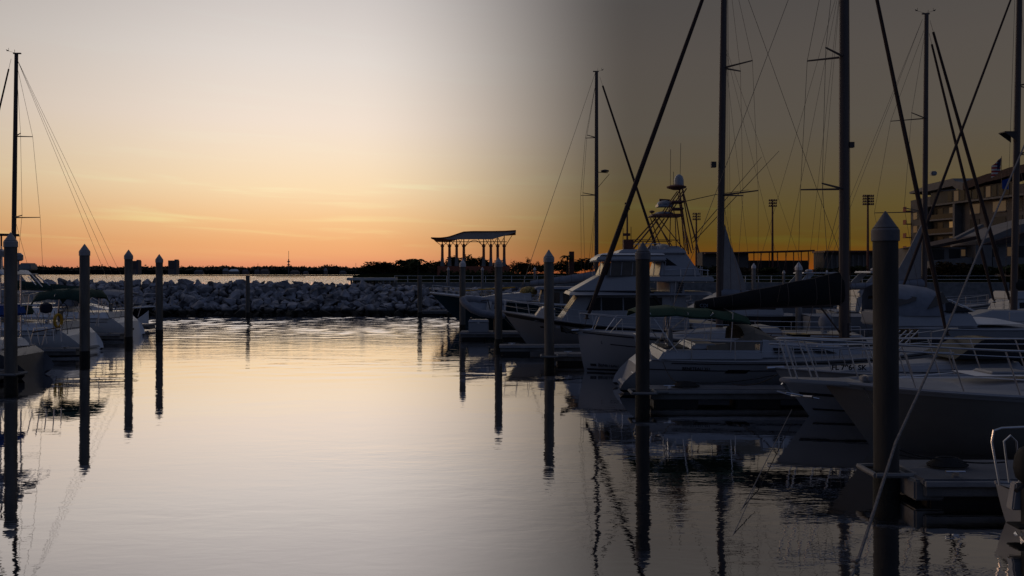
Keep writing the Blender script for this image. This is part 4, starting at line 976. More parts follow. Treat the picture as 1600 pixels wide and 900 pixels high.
# ---- E: large white motor yacht with fishing tower, bow to the left
E_ = Thing('motor_yacht', 'large white sport fishing motor yacht with flybridge, tall pipe tower and round radar domes', 'motor yacht', (10.7,41.0,0), PI)
h = Hull(E_, 11.2, 4.7, 1.08, 1.86, rake=1.5, tr=.86, stern='plumb', draft=.5, full=.22, bowexp=2.3, flare=.62, sagz=.12, mid=.45)
h.build(side=GEL, deckm=DECKL, toer=.035)
for sd in (-1,1):
    h.ribbon('rub_rail', STRIPE, .0, .995, lambda t: h.sheer(t)-.23, lambda t: h.sheer(t)-.05, sd, off=.03)
    h.ribbon('boot_stripe', STRIPE, .0, .99, .0, .16, sd)
    for a in (.84,.80): h.ribbon('porthole', STRIPE, a, a+.018, h.sheer(a)-.52, h.sheer(a)-.44, sd, n=3)
ex = lambda px: 10.7-(px-800)*.0316; ez = lambda py: 3.83-(py-427)*.0316
m = MB(); m.frus(ex(868),ex(832),3.4,2.9,1.4,ez(481),0,.5,2.2,1.6); m.build('foredeck_trunk', GEL, E_, bevel=.08)
c, q = cabin(E_, ex(1062), ex(868), 3.9, 3.2, 1.1, ez(459)-1.1, sf=1.25, sb=.1, ins=.18, bevel=.05)
zq = lambda py: (ez(py)-1.1)/(ez(459)-1.1)
for (p0,p1,tf) in ((916,939,.35),(941,973,1),(975,1000,1),(1012,1034,1)):
    u0 = (ex(p1)-ex(1062))/(ex(868)-ex(1062)); u1 = (ex(p0)-ex(1062))/(ex(868)-ex(1062)); k = 1
    for sd in (0,1):
        A = lambda u, v: Vector((ex(1062)+(ex(868)-ex(1062))*u, 0, 0))
        y0 = (3.9+(3.2-3.9)*u0)/2; y1 = (3.9+(3.2-3.9)*u1)/2; s_ = -1 if sd == 0 else 1
        pts = [(ex(p1),s_*(y0-.18*zq(485)+.012),ez(485)),(ex(p0),s_*(y1-.18*zq(485)+.012),ez(485)),(ex(p0)-(.30 if p0 == 916 else 0),s_*(y1-.18*zq(465)+.012),ez(465)),(ex(p1),s_*(y0-.18*zq(465)+.012),ez(465))]
        MB().prism(pts,(0,-s_*.05,0)).build('window', GLASS, c, smooth=False)
# windscreen panes
for j in range(3):
    k = MB(); k.patch((q[1],q[2],q[6],q[5]), .04+.32*j, .32+.32*j, .45, .93, .02, .02); k.build('windscreen_pane', GLASS, c)
# flybridge
m = MB(); m.frus(ex(1112),ex(888),4.2,3.4,ez(461),ez(456),.05,.1); m.build('bridge_deck', GEL, E_, bevel=.03)
m = MB(); q2 = m.frus(ex(1016),ex(893),3.7,3.3,ez(456)+.004,ez(430),.05,1.45,3.2,2.6); m.build('flybridge', GEL, E_, bevel=.06)
m = MB(); m.patch((q2[3],q2[2],q2[6],q2[7]), .0,.98,.02,.07,.014,.02,flip=True); m.build('accent_stripe', STRIPE, E_)
m = MB(); m.frus(ex(1114),ex(1008),4.1,4.0,ez(440),ez(432),.06,.1); m.build('aft_overhang', GEL, E_, bevel=.04)
m = MB(); m.frus(ex(1078),ex(1046),3.6,3.6,1.1,ez(440),.35,.0); q3 = m.build('aft_bulkhead', GEL, E_, bevel=.04)
for k_ in range(8):
    MB().box((ex(1063.5)+.02*k_,1.84,ez(443+2.7*k_)),(.26,.05,.045)).build('louvre', STRIPE, E_)
MB().tube([(ex(1050),1.84,1.3),(ex(1055),1.84,ez(440))],.025,6).build('ladder_rail', STEEL, E_)
for k_ in range(7):
    a = k_/6; xx = ex(935+17*k_)
    for sd in (1,-1): MB().tube([(xx-.05,sd*1.62,ez(430)),(xx-.12,sd*1.55,ez(408))],.022,6).build('enclosure_post', GEL, E_)
for sd in (1,-1):
    MB().prism([(ex(1000),sd*1.60,ez(431)),(ex(948),sd*1.60,ez(431)),(ex(956),sd*1.54,ez(409)),(ex(1000),sd*1.54,ez(409))],(0,-sd*.02,0)).build('side_curtain', VINYL, E_, smooth=False)
m = MB(); m.prism([(ex(940),-1.5,ez(432)),(ex(940),1.5,ez(432)),(ex(950),1.4,ez(409)),(ex(950),-1.4,ez(409))],(-.02,0,0)); m.build('front_curtain', VINYL, E_, smooth=False)
m = MB(); m.frus(ex(1042),ex(930),3.5,3.3,ez(408),ez(399),.06,.2); m.build('hardtop', GEL, E_, bevel=.07)
MB().box((ex(985),0,ez(425)),(.9,1.6,.7)).build('helm_console', GELD, E_, bevel=.06); MB().box((ex(1005),0,ez(422)),(.5,.6,1.0)).build('helm_seat', GEL, E_, bevel=.06)
m = MB(); m.frus(ex(1098),ex(1030),3.2,2.4,ez(432)+.004,ez(386),.9,.35); ar = m.build('radar_arch', GEL, E_, bevel=.06)
for sd in (1,-1):
    MB().prism([(ex(1064),sd*1.42,ez(418)),(ex(1040),sd*1.42,ez(418)),(ex(1037),sd*1.33,ez(402)),(ex(1042),sd*1.33,ez(402))],(0,sd*.05,0)).build('arch_window', GLASS, ar, smooth=False)
m = MB(); m.frus(ex(1076),ex(966),2.9,2.6,ez(396),ez(389),.1,.25); m.build('tower_top', GEL, E_, bevel=.05)
m = MB(); m.ell((ex(1045),0,ez(390)),(.5,.8,.35),z0=0.); m.build('bridge_roof_dome', GEL, E_)
m = MB(); m.box((ex(1028),-.3,ez(386)),(.4,.4,.3)); m.build('searchlight', GEL, E_, bevel=.08)
# pipe tower
def pipe(a, b, r=.028, y0=None, nm='tower_leg'):
    for sd in (1,-1):
        ya = y0[0] if y0 else 1.2; yb = y0[1] if y0 else .6
        MB().tube([(ex(a[0]),sd*ya,ez(a[1])),(ex(b[0]),sd*yb,ez(b[1]))], r, 6).build(nm, REDP, E_)
pipe((985,397),(1038,336),.04); pipe((1010,397),(1052,336),.034); pipe((1050,385),(1029,336),.028); pipe((1096,395),(1075,290),.04,(1.2,.35)); pipe((1084,395),(1072,334),.03)
pipe((1045,388),(1076,395),.028); pipe((1034,336),(1075,392),.026,(.6,1.1)); pipe((1062,334),(1062,392),.026,(.6,.9)); pipe((1045,330),(1072,292),.03,(.5,.35)); pipe((1055,330),(1082,290),.03,(.5,.35)); pipe((1058,310),(1062,335),.026,(.4,.5))
pipe((985,374),(1066,374),.024,(1.1,.9),'tower_brace'); pipe((1076,300),(1088,390),.03,(.35,1.0))
for k_ in range(8): MB().tube([(ex(1074+1.3*k_),-.25,ez(302+11*k_)),(ex(1074+1.3*k_),.25,ez(302+11*k_))],.02,5).build('tower_rung', REDP, E_)
for sd in (1,-1): MB().tube([(ex(1072),sd*.25,ez(296)),(ex(1086),sd*.25,ez(390))],.024,6).build('tower_ladder', REDP, E_)
m = MB(); m.frus(ex(1076),ex(1024),1.5,1.1,ez(335),ez(331),0,.1); m.build('tower_platform', REDP, E_, bevel=.03)
m = MB(); m.ell((ex(1048),0,ez(330.5)),(.5,.5,.14),z0=0.); m.build('small_dome', GELD, E_)
m = MB(); m.lathe([(.05,0),(.14,.05),(.14,.10),(.05,.14)],(ex(1028),0,ez(329)),8); m.tube([(ex(1028),0,ez(333)),(ex(1028),0,ez(326))],.03,6); m.build('horn', REDP, E_)
m = MB(); m.frus(ex(1078),ex(1058),1.0,.9,ez(313),ez(309.5)); m.frus(ex(1077),ex(1057),1.0,.9,ez(324),ez(321)); m.build('tower_shelf', REDP, E_, bevel=.02)
m = MB(); m.frus(ex(1060),ex(1036),.8,.7,ez(319),ez(315),0,0); m.ell((ex(1048.5),0,ez(315)),(.40,.40,.22),z0=0.); m.build('radar_dome', GELD, E_)
m = MB(); m.tube([(ex(1040),0,ez(307.5)),(ex(1057),0,ez(308.5))],.07,6); m.build('radar_bar', REDP, E_)
m = MB(); m.lathe([(.2,0),(.5,.1),(.52,.16),(.30,.24)],(ex(1068),0,ez(291)),12); m.build('dome_platform', REDP, E_)
m = MB(); m.lathe([(.24,0),(.26,.1),(.25,.4),(.20,.58),(.1,.68),(.01,.71)],(ex(1072),0,ez(288)),14); m.build('satellite_dome', GEL, E_)
MB().tube([(ex(1058),0,ez(285)),(ex(1058.5),0,ez(225))],.012,5).build('whip_aerial', WIRE, E_); MB().tube([(ex(1074),0,ez(268)),(ex(1075),0,ez(215))],.012,5).build('whip_aerial', WIRE, E_); MB().tube([(ex(1062.5),.1,ez(286)),(ex(1062.5),.1,ez(262))],.014,5).build('whip_aerial', WIRE, E_)
m = MB(); m.frus(ex(1040),ex(938),3.4,3.1,ez(398.5),ez(395.5),.1,.2); m.build('brow', GELL, E_, bevel=.03)
for sd in (1,-1):
    MB().tube([(ex(1016),sd*1.87,ez(457)),(ex(900),sd*1.62,ez(457))],.03,6).build('accent_stripe', STRIPE, E_)
    MB().prism([(ex(1020),sd*1.84,ez(456)),(ex(1012),sd*1.84,ez(456)),(ex(1030),sd*1.84,ez(475)),(ex(1034),sd*1.84,ez(475))],(0,sd*.04,0)).build('accent_stripe', STRIPE, E_, smooth=False)
for k_ in range(5): MB().box((ex(952+11*k_),0,ez(397)),(.06,2.2,.16)).build('grab_bar', STEEL, E_)
m = MB(); m.frus(ex(1072),ex(1015),1.2,1.0,ez(389),ez(383),.05,.3); m.build('upper_console', GEL, E_, bevel=.05)
for px_ in (1000,1010,1020,1030): MB().tube([(ex(px_),1.25,ez(390)),(ex(px_),1.22,ez(380))],.016,5).build('upper_rail_post', STEEL, E_)
MB().tube([(ex(992),1.22,ez(381)),(ex(1035),1.22,ez(380))],.018,5).build('upper_rail', STEEL, E_)
# electronics on the hardtop front, outriggers and rods
m = MB(); m.box((ex(989),0,ez(380)),(.5,.5,.5)); m.tube([(ex(981),0,ez(398)),(ex(981),0,ez(353))],.02,5); m.tube([(ex(994),0,ez(398)),(ex(994),0,ez(351))],.02,5); m.box((ex(987),0,ez(364)),(.36,.1,.14)); m.build('instrument_box', REDP, E_, bevel=.04)
for a,b,w_ in (((1088,378),(1215,237),1.9),((1086,372),(1186,247),2.1),((1074,312),(1180,293),.6)):
    MB().tube([(ex(a[0]),w_*.5,ez(a[1])),(ex((a[0]+b[0])/2),w_*.9,ez((a[1]+b[1])/2-2)),(ex(b[0]),w_,ez(b[1]))],[.022,.018,.010],5).build('outrigger', ALUD, E_)
h.rail(.60, .985, .62, 1, n=8, lean=.1); h.rail(.60, .985, .62, -1, n=8, lean=.1)
for k_ in range(5):
    xx = ex(1086+5*k_); MB().tube([(xx,1.7-.3*k_,ez(432)),(xx,1.7-.3*k_,ez(415+2*(k_%3)))],.03,6).build('rocket_launcher', GEL, E_)
for sd in (1,-1):
    MB().tube([(ex(1040),sd*1.7,ez(422)),(ex(1080),sd*1.9,ez(420)),(ex(1106),sd*1.95,ez(423))],.025,6).build('bridge_rail', STEEL, E_)
    for px in (1062,1084,1104): MB().tube([(ex(px),sd*1.92,ez(433)),(ex(px),sd*1.9,ez(421))],.02,6).build('bridge_rail_post', STEEL, E_)
m = MB(); m.frus(ex(1130),ex(1080),4.0,3.9,1.1,1.35,.1,0); m.build('cockpit_coaming', GEL, E_, bevel=.05)

# ---- F: teal hulled yacht behind
F_ = Thing('motor_yacht', 'dark teal hulled yacht with a long overhanging bow and white deck edge', 'motor yacht', (X(672,56)+15.5,56,0), PI)
h = Hull(F_, 15.5, 4.2, 1.5, 2.46, rake=2.6, tr=.8, stern='plumb', draft=.5, full=.25, bowexp=2.0, flare=.75, sagz=.05)
h.build(side=TEAL, deckm=DECKL, toe=GELL, toer=.06)
for sd in (1,-1): h.ribbon('sheer_band', GELL, .0, .995, lambda t: h.sheer(t)-.09, lambda t: h.sheer(t)-.01, sd, off=.03)
fx = lambda px: F_.W((X(px,55),0,0)).x; fz = lambda py: Z(py,55)
cabin(F_, fx(832), fx(722), 2.9, 1.2, 1.9, fz(456)-1.9, sf=2.2, sb=.1, name='trunk_cabin', z1f=fz(461))
m = MB(); m.frus(fx(900), fx(842), 3.4, 3.0, 1.6, fz(452), .2, .2); m.build('wheelhouse', NAVY, F_, bevel=.06)
for p0 in (858,869,884): MB().box((fx(p0),1.66,fz(465)),(.42,.08,.75)).build('window', VINYL, F_, bevel=.02)
m = MB(); m.frus(fx(905), fx(834), 3.8, 3.5, fz(452), fz(448), .1, .2); m.build('wheelhouse_roof', GREYC, F_, bevel=.05)
m = MB(); m.ell((fx(826),.8,fz(456)),(.62,.5,.38)); m.build('net_bag', mat('netting', (.35,.25,.08), .9, var=.9, scale=9), F_)
h.rail(.45, .98, .55, 1, n=10, lean=.15); h.rail(.45, .98, .55, -1, n=10, lean=.15)
MB().tube([(fx(722),.3,2.6),(fx(805),.3,fz(449))],.05,6).build('boarding_spar', YEL, F_)

# ---- J: sailboat with the tall thin mast at 932
J_ = Thing('sailboat', 'distant sailboat with one tall thin mast and a furled headsail left of the radar tower', 'sailboat', (X(800,62),62,0), 0)
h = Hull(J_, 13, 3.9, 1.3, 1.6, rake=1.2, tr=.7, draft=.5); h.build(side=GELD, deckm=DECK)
cabin(J_, 4, 9.6, 2.6, 1.4, 1.35, .55, sf=2.2, wins=[(.2,.4,.3,.6),(.5,.7,.3,.6)])
mj = X(932,62)-X(800,62)
mo = mast(J_, mj, 0, 1.8, Z(112,62), .16, [(Z(305,62),1.0),(Z(215,62),.7)], chain=1.7, zc=1.5, wr=.012)
vane(J_, mo, mj, 0, Z(112,62), 1)
boomset(J_, mj-.05, mj-5.2, 3.3, 2.9, GREYC, .7, .35, th=.25)
forestay(J_, (12.6,0,1.7), (mj+.25,0,Z(120,62)), r=.13)
for dy in (-.5,.5): MB().tube([(.3,dy,1.4),(mj-.1,0,Z(114,62))],.012,5).build('backstay', WIRE, J_)
m = MB(); m.lathe([(.05,0),(.32,.04),(.32,.14),(.1,.2)],(mj+.65,0,Z(269,62)),10); m.tube([(mj+.1,0,Z(269,62)),(mj+.9,0,Z(270,62))],.03,5); m.tube([(mj+.15,0,Z(292,62)),(mj+1.0,0,Z(272,62))],.02,5); m.build('radar', ALUD, mo)
h.rail(.1,.95,.6,1,n=8); h.rail(.1,.95,.6,-1,n=8)

# ---- K: sailboat with mast at 1446
K_ = Thing('sailboat', 'distant sailboat whose full masthead with wind gauge shows at the upper right, twin furled headsails', 'sailboat', (X(1444,48)-7.4,48,0), 0)
h = Hull(K_, 13, 4.0, 1.3, 1.65, rake=1.0, tr=.75, draft=.5); h.build(side=GEL, deckm=DECK)
cabin(K_, 4, 9.6, 2.6, 1.4, 1.35, .6, sf=2.2, wins=[(.2,.4,.3,.6),(.5,.7,.3,.6)])
mo = mast(K_, 7.4, 0, 1.9, Z(22,48), .155, [(Z(331,48),1.9),(Z(185,48),1.3)], chain=1.8, zc=1.5, wr=.010, lean=.008)
vane(K_, mo, 7.55, 0, Z(20,48), 1); vane(K_, mo, 7.4, 0, Z(20,48), -1)
forestay(K_, (12.7,0,1.7), (7.75,0,Z(32,48)), r=.13); forestay(K_, (11.7,0,1.75), (7.7,0,Z(52,48)), r=.11)
for dy in (-.5,.5): MB().tube([(.3,dy,1.4),(7.3,0,Z(30,48))],.010,5).build('backstay', WIRE, K_)
boomset(K_, 7.35, 2.6, 3.0, 2.9, GREYC, .5, .3, th=.2)
MB().box((7.95,.0,Z(271,48)),(.34,.3,.26)).build('radar', GELD, mo, bevel=.05)
m = MB(); m.prism([(7.2,0,1.9),(7.25,0,Z(350,48)),(6.4,0,Z(395,48)),(5.6,0,Z(432,48)),(5.5,0,1.95)],(0,.06,0)); m.build('mainsail', MATS['sailcloth'], K_)
h.rail(.1,.95,.6,1,n=8); h.rail(.1,.95,.6,-1,n=8)

# ---- L: sailboat with mast at right edge, bow left
L_ = Thing('sailboat', 'sailboat with the mast at the right edge flying a striped flag and a blue pennant', 'sailboat', (31.8,41,0), PI)
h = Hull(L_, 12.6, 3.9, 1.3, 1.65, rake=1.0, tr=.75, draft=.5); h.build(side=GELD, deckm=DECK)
cabin(L_, 4, 9.6, 2.6, 1.4, 1.35, .6, sf=2.2, wins=[(.2,.4,.3,.6),(.5,.7,.3,.6)])
ml = L_.W((X(1584,41),41,0)).x
mo = mast(L_, ml, 0, 1.9, 19.5, .17, [(Z(240,41),1.15),(13.5,.9)], chain=1.8, zc=1.5, wr=.009, lean=-.018)
forestay(L_, (12.2,0,1.7), (ml-.25,0,19.0), r=.085)
boomset(L_, ml-.05, ml-4.6, 3.0, 2.9, COVER, .5, .3, th=.2)
m = MB(); zz = Z(208,41)
m.prism([(ml+.62,-.25,zz),(ml,-.25,zz),(ml,-.25,zz-.45)],(0,.03,0)); m.prism([(ml+.62,.25,zz),(ml,.25,zz),(ml,.25,zz-.45)],(0,.03,0)); m.box((ml+.3,0,zz+.03),(.65,.55,.05)); m.build('radar_bracket', ALUD, mo)
m = MB(); m.tube([(ml+.2,1.5,Z(238,41)),(ml-.6,-.5,Z(243,41))],.02,5); m.build('antenna_bar', ALUD, mo)
fl = [L_.W(P(*p,40.5)) for p in ((1546,282),(1554,276),(1562,270),(1563,246),(1556,252),(1550,262))]
def flagmat():
    m = bpy.data.materials.new('striped_flag'); m.use_nodes = True; t = m.node_tree; b = t.nodes['Principled BSDF']
    g = t.nodes.new('ShaderNodeTexCoord'); s = t.nodes.new('ShaderNodeSeparateXYZ'); t.links.new(g.outputs['Object'], s.inputs[0])
    w_ = t.nodes.new('ShaderNodeMath'); w_.operation = 'MULTIPLY'; w_.inputs[1].default_value = 5.6; t.links.new(s.outputs[2], w_.inputs[0])
    f_ = t.nodes.new('ShaderNodeMath'); f_.operation = 'FRACT'; t.links.new(w_.outputs[0], f_.inputs[0])
    r = t.nodes.new('ShaderNodeValToRGB'); r.color_ramp.interpolation = 'CONSTANT'; r.color_ramp.elements[0].color = (.35,.03,.03,1); r.color_ramp.elements[1].position = .5; r.color_ramp.elements[1].color = (.6,.6,.6,1)
    t.links.new(f_.outputs[0], r.inputs[0]); t.links.new(r.outputs[0], b.inputs['Base Color']); b.inputs['Roughness'].default_value = .9; return m
ft = Thing('flag', 'red and white striped flag with a dark blue corner flying beside the right edge mast', 'flag', tuple(P(1564,275,40)))
m = MB(); rings = []
for i in range(9):
    u = i/8; rings.append([(-.48*u+.02,.06*math.sin(u*7),.95-.42*u-.02), (-.48*u*.95,.06*math.sin(u*7+.6),.25-.35*u)])
m.loft(rings, closed=False, caps=False); m.build('striped_cloth', flagmat(), ft)
m = MB(); m.loft([[(-.26*u,.06*math.sin(u*7)-.015,.93-.42*u), (-.26*u,.06*math.sin(u*7+.3)-.015,.58-.40*u)] for u in (0,.5,1)], closed=False, caps=False); m.build('canton', mat('flag_blue', (.015,.02,.08), .9), ft)
MB().tube([(.03,0,-.6),(.03,0,1.0)],.012,5).build('halyard', WIRE, ft)
m = MB(); p = P(1571,290,40); m.loft([[(p.x-.32*u,p.y+.05*math.sin(u*8),p.z+.32-.12*u),(p.x-.32*u,p.y+.05*math.sin(u*8+.5),p.z-.18+.04*u)] for u in (-.6,-.3,0,.3,.6)], closed=False, caps=False)
tag(m.build('pennant', BLUEC), 'small plain blue pennant below the striped flag', 'flag')
MB().tube([(ml+.5,0,1.4),(ml-.1,0,19.3)],.009,5).build('backstay', WIRE, L_)

# ---- D: express cruiser with grey canvas
D_ = Thing('motor_cruiser', 'black hulled express cruiser with a rounded grey canvas top and sloping windscreen', 'motorboat', (17.3,35.6,0), 0)
h = Hull(D_, 11, 3.8, 1.45, 1.62, rake=1.4, tr=.9, draft=.5, full=.22, flare=.6, bowexp=2.2); h.build(side=BLACKH, deckm=DECKL, toer=.05)
for sd in (1,-1): h.ribbon('white_topside', GEL, .0, .97, lambda t: h.sheer(t)-.36, lambda t: h.sheer(t)-.02, sd, off=.03)
dx = lambda px: X(px,34.2)-17.3; dz = lambda py: Z(py,34.2)
m = MB(); rings = []
for px, zt_, w_ in ((1392,445,3.0),(1415,444,3.1),(1445,446,3.1),(1466,449,3.0),(1478,454,2.8)):
    z_ = dz(zt_); rings.append([(dx(px), w_/2*math.cos(a*PI/10), 2.0+(z_-2.0)*math.sin(a*PI/10)**.45) for a in range(11)])
m.loft(rings, closed=False, caps=False); cv_ = m.build('canvas_top', GREYC, D_)
for sd in (-1,1):
    MB().prism([(dx(1402),sd*1.56,dz(478)),(dx(1428),sd*1.56,dz(470)),(dx(1431),sd*1.5,dz(464)),(dx(1424),sd*1.45,dz(463)),(dx(1403),sd*1.45,dz(466))],(0,-sd*.03,0)).build('canvas_window', VINYL, cv_, smooth=False)
    MB().prism([(dx(1446),sd*1.56,dz(483)),(dx(1481),sd*1.5,dz(472)),(dx(1472),sd*1.42,dz(456)),(dx(1462),sd*1.44,dz(462))],(0,-sd*.03,0)).build('canvas_window', VINYL, cv_, smooth=False)
m = MB(); q = m.frus(dx(1392),dx(1530),3.3,3.0,1.5,dz(488),0,.3,3.0,2.6); m.build('coaming', GEL, D_, bevel=.08)
m = MB(); q = m.frus(dx(1440),dx(1524),3.0,2.7,dz(488)+.004,dz(470),.1,1.05,2.7,2.0); ws = m.build('windscreen', GLASS, D_, bevel=.03)
for sd in (-1,1): MB().tube([(dx(1524),sd*1.33,dz(488)+.05),(dx(1492),sd*1.03,dz(469.5)),(dx(1462),sd*1.35,dz(468))],.035,6).build('windscreen_frame', GELL, ws)
m = MB(); m.frus(dx(1520),dx(1610),2.6,1.2,1.6,1.85,.2,1.0); m.build('foredeck', GELL, D_, bevel=.08)
MB().box((dx(1425),-1.2,1.95),(.3,.3,.5)).build('spotlight', GELL, D_, bevel=.06)
h.rail(.55,.98,.55,-1,n=5); h.rail(.55,.98,.55,1,n=5)

# ---- A: near dark hull, bow left with pulpit
A_ = Thing('motorboat', 'nearest large dark hulled motorboat with a long white bow pulpit and double rails', 'motorboat', (14.75,17.4,0), PI)
h = Hull(A_, 7.95, 3.7, 1.34, 1.46, rake=1.15, tr=.96, draft=.4, full=.20, flare=.72, bowexp=2.4, mid=.30, sagz=.03)
h.build(side=NAVY, deckm=DECKL, toer=.045, n=28)
for sd in (1,-1):
    h.ribbon('rub_rail', GEL, .0, .99, lambda t: h.sheer(t)-.09, lambda t: h.sheer(t)-.0, sd, off=.03, n=24)
m = MB(); 
q = [(7.2,-.42,1.44),(8.75,-.17,1.50),(8.92,0,1.50),(8.75,.17,1.50),(7.2,.42,1.44)]
m.loft([[(a,b,c-.05) for a,b,c in q],[(a,b,c+.05) for a,b,c in q]]); m.build('pulpit_platform', GEL, A_, bevel=.025)
m = MB(); m.tube([(8.85,0,1.42),(8.6,0,1.18)],.035,6); m.tube([(8.65,-.02,1.16),(8.9,-.18,1.22)],.03,6); m.tube([(8.65,.02,1.16),(8.35,.45,1.2)],.03,6); m.tube([(8.85,.25,1.26),(8.15,.28,1.13)],.02,6); m.build('anchor', STEEL, A_)
c, q = cabin(A_, .5, 6.1, 2.7, 1.5, 1.38, .34, sf=2.6, sb=.3, ins=.35, z1f=1.52, bevel=.10)
m = MB(); m.frus(3.6,4.5,.75,.7,1.66,1.72,.03,.03); m.build('deck_hatch', GELD, A_, bevel=.03)
m = MB(); m.frus(2.9,4.9,.95,.8,1.645,1.66,.05,.05); m.build('hatch_base', GELL, A_, bevel=.005)
m = MB()
for sd in (1,-1): m.tube([(6.3,sd*.05,1.55),(5.0,sd*.35,1.61),(3.5,sd*1.05,1.60)],.012,5)
m.build('deck_seam', GELL, A_)
for sd in (1,-1):
    f = lambda t,q_: h.p(t,h.sheer(t),sd,-.10)+Vector((.12*q_,-sd*.02,.90*q_+.02))
    top = [f(t,1) for t in [0,.1,.2,.3,.4,.5,.6,.7,.8,.88,.94]]+[Vector((8.4,sd*.27,2.40)),Vector((8.86,sd*.15,2.41)),Vector((8.98,0,2.41))]
    MB().tube(top,.022,8).build('rail', STEEL, A_)
    mid = [f(t,.86)-Vector((.0,0,.0)) for t in [0,.1,.2,.3,.4,.5,.6,.7,.8,.88,.94]]+[Vector((8.2,sd*.3,2.26))]
    MB().tube(mid,.014,6).build('mid_rail', STEEL, A_)
    for t in (.14,.32,.46,.60,.72,.82,.90): MB().tube([f(t,0)-Vector((.18,0,0)),f(t,1)],.016,6).build('stanchion', STEEL, A_)
    for (a,b) in ((8.25,8.45),(8.7,8.86)): MB().tube([(a-.12,sd*.2,1.54),(b,sd*.20,2.40)],.016,6).build('stanchion', STEEL, A_)
m = MB(); m.box((7.0,0,1.53),(.26,.2,.12)); m.tube([(7.0,-.16,1.55),(7.0,.16,1.55)],.06,8); m.build('windlass', GELD, A_, bevel=.02)
m = MB(); m.tube([(6.7,.6,1.55),(6.9,.62,1.55)],.025,6); m.build('cleat', STEEL, A_)
m = MB(); q = m.frus(.2,2.6,2.5,1.9,1.70,2.15,.1,1.1,2.1,1.6); m.build('windscreen', GLASS, A_, bevel=.03)

# ---- C: white cuddy behind A
C_ = Thing('motorboat', 'white motorboat with striped bow and black registration number behind the dark hulled boat', 'motorboat', (14.8,21.4,0), PI)
h = Hull(C_, 7.75, 2.6, 1.15, 1.28, rake=1.0, tr=.92, draft=.35, full=.28, flare=.75, bowexp=2.1, mid=.35, sagz=.02)
h.build(side=GEL, deckm=DECKL, toer=.03)
for sd in (1,-1):
    h.ribbon('hull_stripe', STRIPE, .35, .975, lambda t: .48+.22*max(0,t-.5), lambda t: .54+.24*max(0,t-.5), sd)
    h.ribbon('chine_stripe', STRIPE, .0, .965, lambda t: .12+.1*max(0,t-.5), lambda t: .16+.12*max(0,t-.5), sd)
cabin(C_, 1.5, 7.1, 2.0, .9, 1.2, .42, sf=1.6, sb=.2, ins=.18, z1f=1.36, bevel=.10, wins=[(.35,.6,.35,.7)])
lettering('FL 7964 SK', STRIPE, C_, C_.M @ Vector((6.45,.60,1.31)), (C_.M @ Vector((5.4,.69,1.3)))-(C_.M @ Vector((6.45,.60,1.3))), .19, weight=.006)
for sd in (1,-1):
    f = lambda t,q_: h.p(t,h.sheer(t),sd,-.08)+Vector((.10*q_,0,.62*q_+.02))
    MB().tube([f(t,1) for t in (.45,.55,.65,.75,.85,.93)]+[Vector((7.75,sd*.14,1.93)),Vector((7.88,0,1.93))],.018,6).build('rail', STEEL, C_)
    for t in (.47,.6,.72,.84,.94): MB().tube([f(t,0)-Vector((.1,0,0)),f(t,1)],.014,6).build('stanchion', STEEL, C_)
m = MB(); m.frus(1.7,3.4,2.0,1.6,1.60,2.1,.1,.9,1.8,1.3); m.build('windscreen', GLASS, C_, bevel=.03)
m = MB(); m.tube([(7.5,0,1.3),(7.95,0,1.28)],.05,6); m.build('bow_roller', STEEL, C_)
for k_ in range(4): MB().tube([(5.45-.16*k_,.7,1.62),(4.75-.16*k_,.8,2.35)],.02,6).build('canopy_strut', STEEL, C_)

# ---- N: outboard stern at the bottom right corner
N_ = Thing('dinghy', 'small white boat at the bottom right corner with black outboard and bent stern rail', 'dinghy', (7.55,11.75,0), 0)
h = Hull(N_, 3.6, 1.6, .55, .7, rake=.5, tr=.85, draft=.25, full=.25); h.build(side=GEL, deckm=DECK, toer=.03)
m = MB(); m.frus(-.22,.06,.16,.14,.35,.75,.06,.0); m.build('engine_bracket', GEL, N_, bevel=.02)
m = MB(); m.prism([(-.02,-.60,.72),(-.04,-.60,.10),(.02,-.60,-.0),(.3,-.60,.05),(.3,-.60,.72)],(0,.06,0)); m.build('rudder_blade', GEL, N_, bevel=.01)
m = MB(); rings = []
for z_,a,b in ((.78,.10,.12),(.84,.17,.17),(.98,.21,.19),(1.15,.20,.18),(1.27,.14,.13),(1.31,.04,.05)): rings.append([(-.02+.04*(z_-.8)+a*math.cos(k*PI/6), -.15+b*math.sin(k*PI/6), z_) for k in range(12)])
m.loft(rings); ob = m.build('outboard_cowling', RUBR, N_)
m = MB(); m.frus(-.10,.06,.14,.12,.10,.80,.0,.0,yc=-.15); m.frus(-.26,.10,.30,.30,.14,.17,.0,.0,yc=-.15); m.build('outboard_leg', RUBR, ob, bevel=.01)
m = MB()
for k in range(3):
    a = k*2.09; m.prism([(-.16,-.15,-.02),(-.18,-.15+.13*math.cos(a),-.02+.13*math.sin(a)),(-.15,-.15+.12*math.cos(a+.5),-.02+.12*math.sin(a+.5))],(.012,0,0))
m.build('propeller', STEEL, ob)
for yy in (-.62,.45):
    MB().tube([(-.08,yy,.58),(-.20,yy,1.25),(-.17,yy,1.42),(-.05,yy,1.46),(.8,yy,1.50)],.018,8).build('stern_rail', STEEL, N_)
    MB().tube([(.08,yy+.02,.62),(.0,yy+.02,1.25),(.10,yy+.02,1.34),(.19,yy+.02,1.25),(.24,yy+.02,.62)],.016,8).build('grab_loop', STEEL, N_)
MB().tube([(-.16,-.62,1.0),(.1,-.62,.98),(.9,-.62,1.0)],.012,6).build('mid_rail', STEEL, N_)
MB().box((-.25,-.62,1.28),(.10,.06,.07)).build('rail_clamp', RUBR, N_, bevel=.01)
MB().tube([(-.3,-.30,.7),(.15,-.05,.86),(.6,.1,.92)],.03,6).build('tiller', RUBR, N_)

